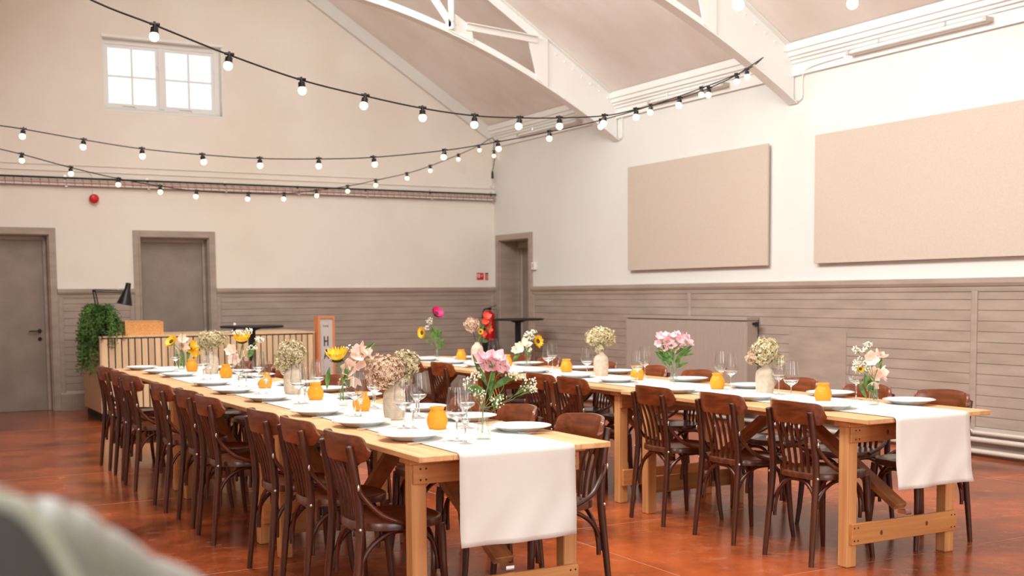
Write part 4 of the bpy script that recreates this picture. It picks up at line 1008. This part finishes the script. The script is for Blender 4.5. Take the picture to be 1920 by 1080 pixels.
# ---- clear bud vases with water
def make_bud(conical):
    t = thing('glass_vase', 'x', 'vase')
    if conical: pr = [(0, .004), (.030, .004), (.033, .002), (.034, .006), (.024, .06), (.0165, .1), (.015, .13), (.0175, .148)]
    else: pr = [(0, .003), (.027, .003), (.0285, .008), (.025, .05), (.022, .085), (.023, .12), (.0265, .14)]
    MB().lathe(pr, 28).build('vase_glass', m_glass, t, smooth=True)
    w_ = [(0, .0085)]+[(r*.93, z) for r, z in (pr[2:5] if conical else pr[2:5])]; zt = .075
    MB().lathe([(0, .009), (.0255 if not conical else .031, .009), (.0225 if not conical else .0205, .07), (0, .07)], 24).build('water', m_water, t, smooth=True)
    return t
bv = {True: make_bud(True), False: make_bud(False)}
for q in bv.values(): register(q)
bu = {True: 0, False: 0}
for row, lst in (('left', [(906, 827, True), (643, 763, False), (450, 714, False), (341, 695, False)]), ('right', [(1638, 762, False), (1263, 721, False), (989, 690, False), (819, 671, False)])):
    for i, (u, v, cone) in enumerate(lst):
        P = at(u, v-2, z=RZ); s = bv[cone]; o = s if not bu[cone] else dup(s)
        bu[cone] = 1; o.location = (P.x, P.y, RZ+.0008); o['group'] = 'clear glass bud vases'
        o['label'] = 'clear glass vase of flower stems, %s of four on the %s table row' % (('nearest', 'second nearest', 'third nearest', 'farthest')[i], row)
        VASES['b'+row, i] = o.location.copy()

# ================================================================== flowers
fr_ = random.Random(5)
def rv(s=1): return Vector((fr_.gauss(0, s), fr_.gauss(0, s), fr_.gauss(0, s)))
def hp(V, u, v, dy=0):
    """point seen at pixel (u,v) at the distance of vase V"""
    return at(u, v, Y=V.y+dy)
def pxm(V): return depth(V)/FPX
def stem_from(V, P, r=.0022, inset=.03, m=None, bow=.2):
    base = V+Vector(((V.x-P.x)*.08+fr_.uniform(-.006, .006), fr_.uniform(-.006, .006), inset))
    neck = V+Vector(((P.x-V.x)*.04, (P.y-V.y)*.04, .14))
    mid = neck.lerp(P, .55)+Vector(((P.x-V.x)*-.12*bow, 0, .01))
    return curve([base, neck, mid, P], 5), r
def petal(b, c, d, side, nrm, ln, wd, cup=.25, n=4):
    vs = []; fs = []
    for i in range(n+1):
        t_ = i/n; w = wd*math.sin(PI*min(1, .12+.80*t_))**.8 if i < n else wd*.12
        q = c+d*(ln*t_)+nrm*(cup*ln*(t_*t_))
        vs += [q-side*w/2+nrm*w*.12, q+nrm*0, q+side*w/2+nrm*w*.12]
    for i in range(n): a = i*3; fs += [(a, a+1, a+4, a+3), (a+1, a+2, a+5, a+4)]
    b.add(vs, fs)
def rosette(b, c, axis, r, n, wd, cup, tw=0, jit=.15, start=.15):
    axis = Vector(axis).normalized(); a = axis.orthogonal().normalized(); q = axis.cross(a)
    for k in range(n):
        th = 2*PI*(k+fr_.uniform(-jit, jit))/n+tw; d = a*math.cos(th)+q*math.sin(th); s = axis.cross(d)
        petal(b, Vector(c)+d*r*start, d, s, axis, r*(1-start)*fr_.uniform(.88, 1.08), wd, cup)
def leaf(b, p, tip, wd, sag=.1):
    p = Vector(p); tip = Vector(tip); d = tip-p; ln = d.length; d.normalize()
    s = d.cross(Vector((0, 1, .2)).normalized()).cross(d); s = d.cross(Vector((.2, 1, .1))).normalized(); nn = s.cross(d)
    vs = []; fs = []; n = 8
    for i in range(n+1):
        t_ = i/n; w = wd*math.sin(PI*min(.999, t_*.95+.03))**.9; q = p+d*ln*t_+nn*sag*ln*math.sin(PI*t_)
        vs += [q-s*w/2+nn*w*.15, q, q+s*w/2+nn*w*.15]
    for i in range(n): a = i*3; fs += [(a, a+1, a+4, a+3), (a+1, a+2, a+5, a+4)]
    b.add(vs, fs)
WH = {('bleft', 0): 'nearest glass vase, left row', ('bleft', 1): 'second glass vase, left row', ('bleft', 2): 'third glass vase, left row', ('bleft', 3): 'farthest glass vase, left row',
      ('bright', 0): 'nearest glass vase, right row', ('bright', 1): 'second glass vase, right row', ('bright', 2): 'third glass vase, right row', ('bright', 3): 'farthest glass vase, right row',
      ('left', 0): 'nearest stoneware vase, left row', ('left', 1): 'middle stoneware vase, left row', ('left', 2): 'farthest stoneware vase, left row',
      ('right', 0): 'nearest stoneware vase, right row', ('right', 1): 'middle stoneware vase, right row', ('right', 2): 'farthest stoneware vase, right row'}
def hydrangea(key, u, v, rx, ry, m, desc, n=260, dy=0, sub=()):
    V = VASES[key]; k = pxm(V); P = hp(V, u, v, dy); o = tuple(V)
    t = thing('hydrangea', desc+' in the '+WH[key], 'flower', o)
    pts, r = stem_from(V, P-Vector((0, 0, ry*k*.6)), .003, .09); MB(o).tube(pts, r, 6).build('stem', m_disc, t, smooth=True)
    b = MB(o); core = MB(o)
    for (uu, vv, ax, az) in [(u, v, rx, ry)]+list(sub):
        C = hp(V, uu, vv, dy); R = Vector((ax*k, ax*k*.85, az*k)); nn = int(n*1.9*(ax*az)/(rx*ry))
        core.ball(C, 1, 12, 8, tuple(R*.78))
        for i in range(nn):
            z = 1-2*(i+.5)/nn; th = i*2.39996; rr = math.sqrt(max(0, 1-z*z)); d = Vector((rr*math.cos(th), rr*math.sin(th), z))
            f = fr_.uniform(.80, 1.05)*(1+.10*math.sin(3*math.atan2(d.y, d.x)+z*5)); c = C+Vector((d.x*R.x*f, d.y*R.y*f, d.z*R.z*f)); ax_ = (d+rv(.38)).normalized()
            s = fr_.uniform(.0085, .013)*(1.0 if k*rx > .05 else .85)
            a = ax_.orthogonal().normalized(); q = ax_.cross(a)
            for j in range(4):
                th2 = j*PI/2+i; e = a*math.cos(th2)+q*math.sin(th2); g2 = ax_.cross(e)
                b.add([c, c+e*s*.55+g2*s*.42+ax_*s*.2, c+e*s+ax_*s*.1, c+e*s*.55-g2*s*.42+ax_*s*.2], [(0, 1, 2, 3)])
    core.build('flower_core', m_hydcore, t, smooth=True); b.build('florets', m, t)
    return t
def sunflower(key, u, v, r, axis, desc, m=m_yel, np_=26, disc=True, name='sunflower', dy=0, leaves=(), cup=.28):
    V = VASES[key]; k = pxm(V); P = hp(V, u, v, dy); o = tuple(V); R = r*k; axis = Vector(axis).normalized()
    t = thing(name, desc+' in the '+WH[key], 'flower', o)
    pts, sr = stem_from(V, P-axis*R*.35); MB(o).tube(pts, .0038 if disc else .0024, 7).build('stem', m_stem, t, smooth=True)
    b = MB(o); rosette(b, P, axis, R, np_, R*.34, cup); rosette(b, P+axis*R*.06, axis, R*.88, np_-5, R*.3, cup+.15, .2); b.build('petals', m, t, smooth=True)
    b = MB(o); a = axis.orthogonal().normalized()
    b.tube([P-axis*R*.18, P-axis*R*.02, P+axis*R*.1, P+axis*R*.16], [R*.18, R*.46, R*.42, R*.2], 14); b.build('flower_centre', m_disc, t, smooth=True)
    b = MB(o); rosette(b, P-axis*R*.12, axis, R*.72, 13, R*.22, .12, .1); b.build('sepals', m_leaf, t, smooth=True)
    for (u1, v1, u2, v2, w) in leaves:
        b = MB(o); leaf(b, hp(V, u1, v1, dy), hp(V, u2, v2, dy), w*k); b.build('leaf', m_leaf, t, smooth=True)
    return t
def trumpet(key, blooms, desc, m, name='gladiolus', top=None, leaves=(), dy=0):
    V = VASES[key]; k = pxm(V); o = tuple(V)
    t = thing(name, desc+' in the '+WH[key], 'flower', o)
    last = hp(V, blooms[-1][0], blooms[-1][1], dy) if top is None else hp(V, top[0], top[1], dy)
    pts, sr = stem_from(V, last); b = MB(o); b.tube(pts, .0026, 6)
    for (u, v, r, ax) in blooms: 
        P = hp(V, u, v, dy); q = min(pts, key=lambda s: (s-P).length); b.tube([q, q.lerp(P, .6)], .002, 5)
    b.build('stem', m_stem, t, smooth=True)
    for (u, v, r, ax) in blooms:
        P = hp(V, u, v, dy+fr_.uniform(-.012, .012)); ax = Vector(ax).normalized(); R = r*k
        b = MB(o); rosette(b, P-ax*R*.45, ax, R*1.05, 3, R*1.05, .9, 0, .1, .05); rosette(b, P-ax*R*.4, ax, R*1.0, 3, R*.85, .75, PI/3, .1, .05)
        b.ball(P-ax*R*.35, R*.22, 8, 6); b.build('bloom', m, t, smooth=True)
    for (u1, v1, u2, v2, w) in leaves:
        b = MB(o); leaf(b, hp(V, u1, v1, dy), hp(V, u2, v2, dy), w*k); b.build('leaf', m_leaf, t, smooth=True)
    return t
def babys_breath(key, clusters, desc, dy=0, dens=1.0, name='babys_breath'):
    V = VASES[key]; k = pxm(V); o = tuple(V)
    t = thing(name, desc+' in the '+WH[key], 'flower', o); bb = MB(o); sb = MB(o)
    for (u, v, rx, rz_) in clusters:
        C = hp(V, u, v, dy); low = C+Vector(((V.x-C.x)*.35, 0, -rz_*k*1.1-.01)); neck = V+Vector((0, 0, .135))
        sb.tube(curve([neck, neck.lerp(low, .6)+Vector(((C.x-V.x)*.1, 0, 0)), low], 4), .0011, 4)
        for i in range(int(46*dens*max(.5, rx*k/.055))):
            d = rv(1).normalized()*fr_.uniform(.35, 1)**.6; q = C+Vector((d.x*rx*k, d.y*rx*k*.8, d.z*rz_*k))
            bb.ball(q, fr_.uniform(.0032, .0052)*(1 if k*2200 < 7 else 1.25), 6, 4)
            if i % 2 == 0: sb.tube([low.lerp(C, fr_.uniform(0, .5)), q], .0006, 3, cap=False)
    bb.build('blossoms', m_gyp, t, smooth=True); sb.build('stem', m_stem, t); return t
# --- left row
trumpet(('bleft', 0), [(900, 672, 15, (-.6, -.5, .6)), (914, 668, 16, (-.1, -.6, .8)), (932, 668, 17, (.2, -.6, .7)), (948, 678, 16, (.7, -.5, .4)), (920, 684, 15, (-.2, -1, .1)), (938, 686, 15, (.2, -1, .1)), (906, 684, 12, (-.5, -.8, -.1)), (952, 690, 10, (.8, -.5, -.2))], 'pink alstroemeria blooms with long leaves', m_pink, 'alstroemeria', (925, 690),
        [(920, 735, 931, 672, 11), (925, 728, 966, 705, 14), (918, 730, 886, 664, 9), (912, 735, 880, 728, 16), (920, 750, 926, 700, 12), (925, 765, 945, 738, 14), (912, 720, 900, 690, 10)])
babys_breath(('bleft', 0), [(880, 720, 14, 17), (898, 738, 14, 12), (892, 705, 14, 10), (968, 700, 22, 14), (992, 718, 18, 18), (1000, 730, 8, 8), (932, 752, 17, 15), (945, 692, 16, 8)], 'white baby’s breath sprays', dy=.01, dens=1.1)
hydrangea(('left', 0), 722, 697, 36, 31, m_hydp, 'dried pinkish hydrangea head')
hydrangea(('left', 0), 760, 682, 27, 25, m_hydg, 'dried greenish hydrangea head', dy=.05, n=200, sub=((755, 708, 20, 16),))
sunflower(('bleft', 1), 633, 674, 22, (-.2, -.25, .95), 'side-on yellow sunflower with dark centre', leaves=((618, 688, 613, 730, 9), (648, 690, 655, 728, 12)), cup=.95)
trumpet(('bleft', 1), [(660, 714, 17, (-.2, -.5, -.7)), (655, 690, 17, (-.5, -.7, .1)), (667, 678, 19, (-.1, -.9, .0)), (672, 662, 18, (-.2, -.8, .4)), (684, 657, 16, (.4, -.6, .5)), (693, 662, 12, (1, -.3, .1))], 'pale peach gladiolus spike', m_peach, top=(703, 643), leaves=((684, 655, 704, 641, 5),), dy=.015)
babys_breath(('bleft', 1), [(655, 652, 12, 8), (648, 695, 8, 10)], 'few baby’s breath sprigs', dy=.03, dens=.5)
hydrangea(('left', 1), 545, 664, 27, 26, m_hydg, 'dried green beige hydrangea head', sub=((530, 682, 16, 14),))
sunflower(('bleft', 2), 454, 640, 17, (-.15, -.3, .95), 'yellow sunflower seen from the side', cup=.8)
trumpet(('bleft', 2), [(433, 657, 12, (-.4, -.8, .3)), (438, 672, 12, (-.2, -.8, -.2)), (448, 664, 11, (.3, -.9, .1))], 'pale pink gladiolus blooms', m_peach, leaves=((464, 670, 478, 655, 10),))
babys_breath(('bleft', 2), [(445, 623, 12, 5), (466, 620, 9, 6), (486, 637, 10, 6), (472, 652, 13, 6), (462, 628, 8, 5)], 'white lacy flower clusters', dy=.02, name='lace_flower')
hydrangea(('left', 2), 398, 637, 28, 17, m_hydg, 'dried brown green hydrangea head', sub=((388, 645, 18, 12),))
sunflower(('bleft', 3), 322, 641, 13, (-.7, -.5, .6), 'tilted yellow sunflower')
trumpet(('bleft', 3), [(342, 636, 10, (0, -.8, .5)), (338, 648, 9, (-.5, -.8, -.1)), (347, 650, 9, (.4, -.8, -.1))], 'salmon pink gladiolus blooms', m_peach, top=(342, 624), leaves=((335, 690, 330, 655, 6), (345, 690, 341, 655, 8)))
trumpet(('bleft', 3), [(364, 648, 10, (.3, -.8, .4)), (366, 660, 10, (.2, -.9, -.2)), (358, 655, 7, (-.3, -.9, 0))], 'golden yellow blooms', m_yel, 'alstroemeria', dy=.02, leaves=((352, 680, 356, 642, 6),))
# --- right row
trumpet(('bright', 0), [(1652, 664, 14, (.4, -.3, .9)), (1634, 672, 15, (-.5, -.8, .2)), (1656, 700, 17, (.8, -.5, .1)), (1640, 702, 14, (-.4, -.9, .2)), (1636, 723, 12, (-.3, -.7, -.6))], 'pale peach gladiolus spike', m_peach, top=(1654, 676),
        leaves=((1626, 748, 1612, 712, 8), (1634, 740, 1622, 700, 11), (1644, 750, 1648, 705, 7), (1640, 735, 1630, 705, 12), (1652, 700, 1653, 672, 7)))
babys_breath(('bright', 0), [(1627, 646, 10, 6), (1604, 656, 8, 7), (1618, 655, 9, 6), (1611, 678, 12, 10), (1603, 688, 6, 8), (1626, 690, 8, 7)], 'white baby’s breath sprays', dy=.02)
sunflower(('bright', 0), 1613, 692, 8, (-.6, -.7, .2), 'small yellow bloom', np_=14, disc=False, name='yellow_daisy', dy=.03)
hydrangea(('right', 0), 1432, 660, 26, 26, m_hydc, 'dried cream hydrangea head', sub=((1462, 676, 11, 12), (1445, 652, 16, 16)))
hydrangea(('right', 0), 1408, 671, 10, 11, m_hydp, 'small rust brown hydrangea head', n=90, dy=.02)
trumpet(('bright', 1), [(1238, 630, 10, (-.4, -.6, .7)), (1251, 638, 11, (-.2, -.9, .3)), (1263, 650, 11, (0, -1, 0)), (1273, 635, 11, (.1, -.9, .4)), (1284, 633, 10, (.4, -.7, .6)), (1295, 641, 10, (.8, -.5, .4)), (1234, 643, 8, (-.8, -.5, 0)), (1260, 629, 9, (0, -.5, .8)), (1246, 627, 8, (-.2, -.5, .8)), (1270, 625, 8, (.1, -.5, .9)), (1258, 645, 10, (-.1, -1, .1)), (1278, 645, 9, (.2, -1, 0)), (1290, 630, 8, (.6, -.5, .6)), (1244, 652, 8, (-.4, -.9, -.1))],
        'large bunch of pink alstroemeria', m_pink, 'alstroemeria', (1265, 655),
        [(1262, 676, 1236, 664, 6), (1265, 678, 1298, 655, 6), (1260, 680, 1243, 648, 7), (1266, 680, 1284, 664, 7), (1259, 668, 1230, 660, 6), (1268, 668, 1303, 664, 6), (1262, 665, 1240, 642, 7), (1266, 665, 1288, 648, 7), (1262, 690, 1248, 660, 10), (1268, 690, 1290, 680, 7), (1258, 670, 1232, 652, 8), (1270, 672, 1300, 647, 8), (1263, 678, 1262, 655, 9), (1254, 676, 1240, 672, 7), (1270, 690, 1278, 658, 9), (1254, 690, 1228, 658, 5)])
hydrangea(('right', 1), 1126, 628, 27, 14, m_hydc, 'broad cream hydrangea head', sub=((1112, 636, 14, 12), (1142, 636, 13, 12), (1124, 652, 9, 12)))
trumpet(('bright', 2), [(985, 643, 11, (.1, -.8, .5)), (974, 652, 11, (-.7, -.5, .1)), (966, 656, 8, (-.9, -.3, -.2)), (990, 652, 9, (.3, -.9, 0))], 'cream white lily blooms', m_cream, 'lily', leaves=((976, 662, 961, 678, 7), (990, 668, 998, 655, 7)))
sunflower(('bright', 2), 1008, 640, 13, (.3, -.9, .2), 'yellow sunflower facing the camera', np_=16)
babys_breath(('bright', 2), [(990, 626, 10, 5), (1000, 622, 7, 4), (996, 632, 8, 6)], 'white baby’s breath sprays', dy=.02)
hydrangea(('right', 2), 885, 609, 15, 14, m_hydp, 'round tan hydrangea head', n=150)
trumpet(('right', 2), [(912, 592, 9, (0, -.8, .5)), (917, 617, 9, (.5, -.8, 0)), (906, 625, 7, (-.2, -.9, -.2)), (910, 602, 7, (-.4, -.8, .2))], 'orange red alstroemeria spike', m_red, 'alstroemeria', leaves=((905, 640, 922, 604, 6), (900, 640, 903, 606, 6), (903, 640, 916, 640, 6)), dy=.02)
sunflower(('right', 2), 901, 622, 6, (-.3, -.9, .1), 'small yellow bloom', np_=12, disc=False, name='yellow_daisy')
sunflower(('bright', 3), 818, 588, 13, (.15, -.75, .5), 'bright magenta bloom', m=m_mag, np_=26, cup=.6, disc=False, name='magenta_dahlia', leaves=((818, 640, 808, 612, 9), (820, 640, 828, 618, 9), (822, 655, 833, 635, 10), (815, 640, 822, 615, 10)))
sunflower(('bright', 3), 792, 624, 12, (-1, -.2, .0), 'yellow sunflower turned to the left', np_=20, leaves=((812, 648, 795, 632, 5),))
babys_breath(('bright', 3), [(806, 603, 8, 8), (800, 615, 5, 5)], 'white baby’s breath sprays', dy=.02)

# ================================================================== blurred armchair close to the camera
def tufted(o_):
    t = thing('upholstered_armchair', 'out of focus sage green padded armchair in the lower left corner', 'armchair', o_)
    return t
AX = Vector((-.02, 1.15, 0))
t = tufted(tuple(AX)); o = tuple(AX)
def seatback():
    # padded shell sweeping round: plan arc, top edge sagging away to the right, vertical channels
    A = [at(-140, 932, Y=.80), at(-30, 932, Y=.81), at(60, 942, Y=.82), at(130, 952, Y=.83), at(200, 990, Y=.84), at(290, 1048, Y=.85), at(390, 1092, Y=.86), at(520, 1150, Y=.87)]
    C = curve(A, 14); vs = []; fs = []; prof = 12
    for i, p in enumerate(C):
        bulge = abs(math.sin(i*PI/14))**.5
        for j in range(prof+1):
            a = PI*j/prof; hh = .04*(1+.15*bulge)
            q = p+Vector((0, math.cos(a)*.055*(-1), (math.sin(a)-1)*hh+.004*bulge))
            vs.append(q)
        vs.append(Vector((p.x, p.y+.055, .5))); vs.insert(len(vs)-1-(prof+1), Vector((p.x, p.y-.055, .5)))
    n = prof+3
    for i in range(len(C)-1):
        for j in range(n-1): fs.append((i*n+j, i*n+j+1, (i+1)*n+j+1, (i+1)*n+j))
        fs.append((i*n+n-1, i*n, (i+1)*n, (i+1)*n+n-1))
    fs.append(tuple(range(n-1, -1, -1))); fs.append(tuple((len(C)-1)*n+j for j in range(n)))
    return MB(o).add(vs, fs)
seatback().build('tufted_back', m_sage, t, smooth=True)
E = [at(-120, 930, Y=.66), at(-30, 938, Y=.665), at(30, 962, Y=.67), at(72, 1008, Y=.675), at(108, 1065, Y=.68), at(140, 1130, Y=.685), at(160, 1200, Y=.69)]
EC = curve(E, 6)
MB(o).tube(EC, .008, 10).build('piping', m_piping, t, smooth=True)
vs = []; fs = []
for p in EC: vs += [Vector((p.x, p.y-.01, p.z)), Vector((p.x, p.y+.03, p.z)), Vector((p.x, p.y+.03, .5)), Vector((p.x, p.y-.01, .5))]
for i in range(len(EC)-1):
    for j in range(4): fs.append((i*4+j, i*4+(j+1) % 4, (i+1)*4+(j+1) % 4, (i+1)*4+j))
fs += [(3, 2, 1, 0), tuple((len(EC)-1)*4+j for j in range(4))]
MB(o).add(vs, fs).build('arm_panel', m_sagedark, t)
MB(o).box((-.6, .62, .28), (.12, .95, .5)).build('seat_base', m_sage, t, bevel=.02)
for (x, y) in ((-.55, .67), (.07, .67), (-.55, .9), (.07, .9)): MB(o).tube([(x, y, 0), (x, y, .29)], [.015, .022], 10).build('leg', m_chair, t, smooth=True)
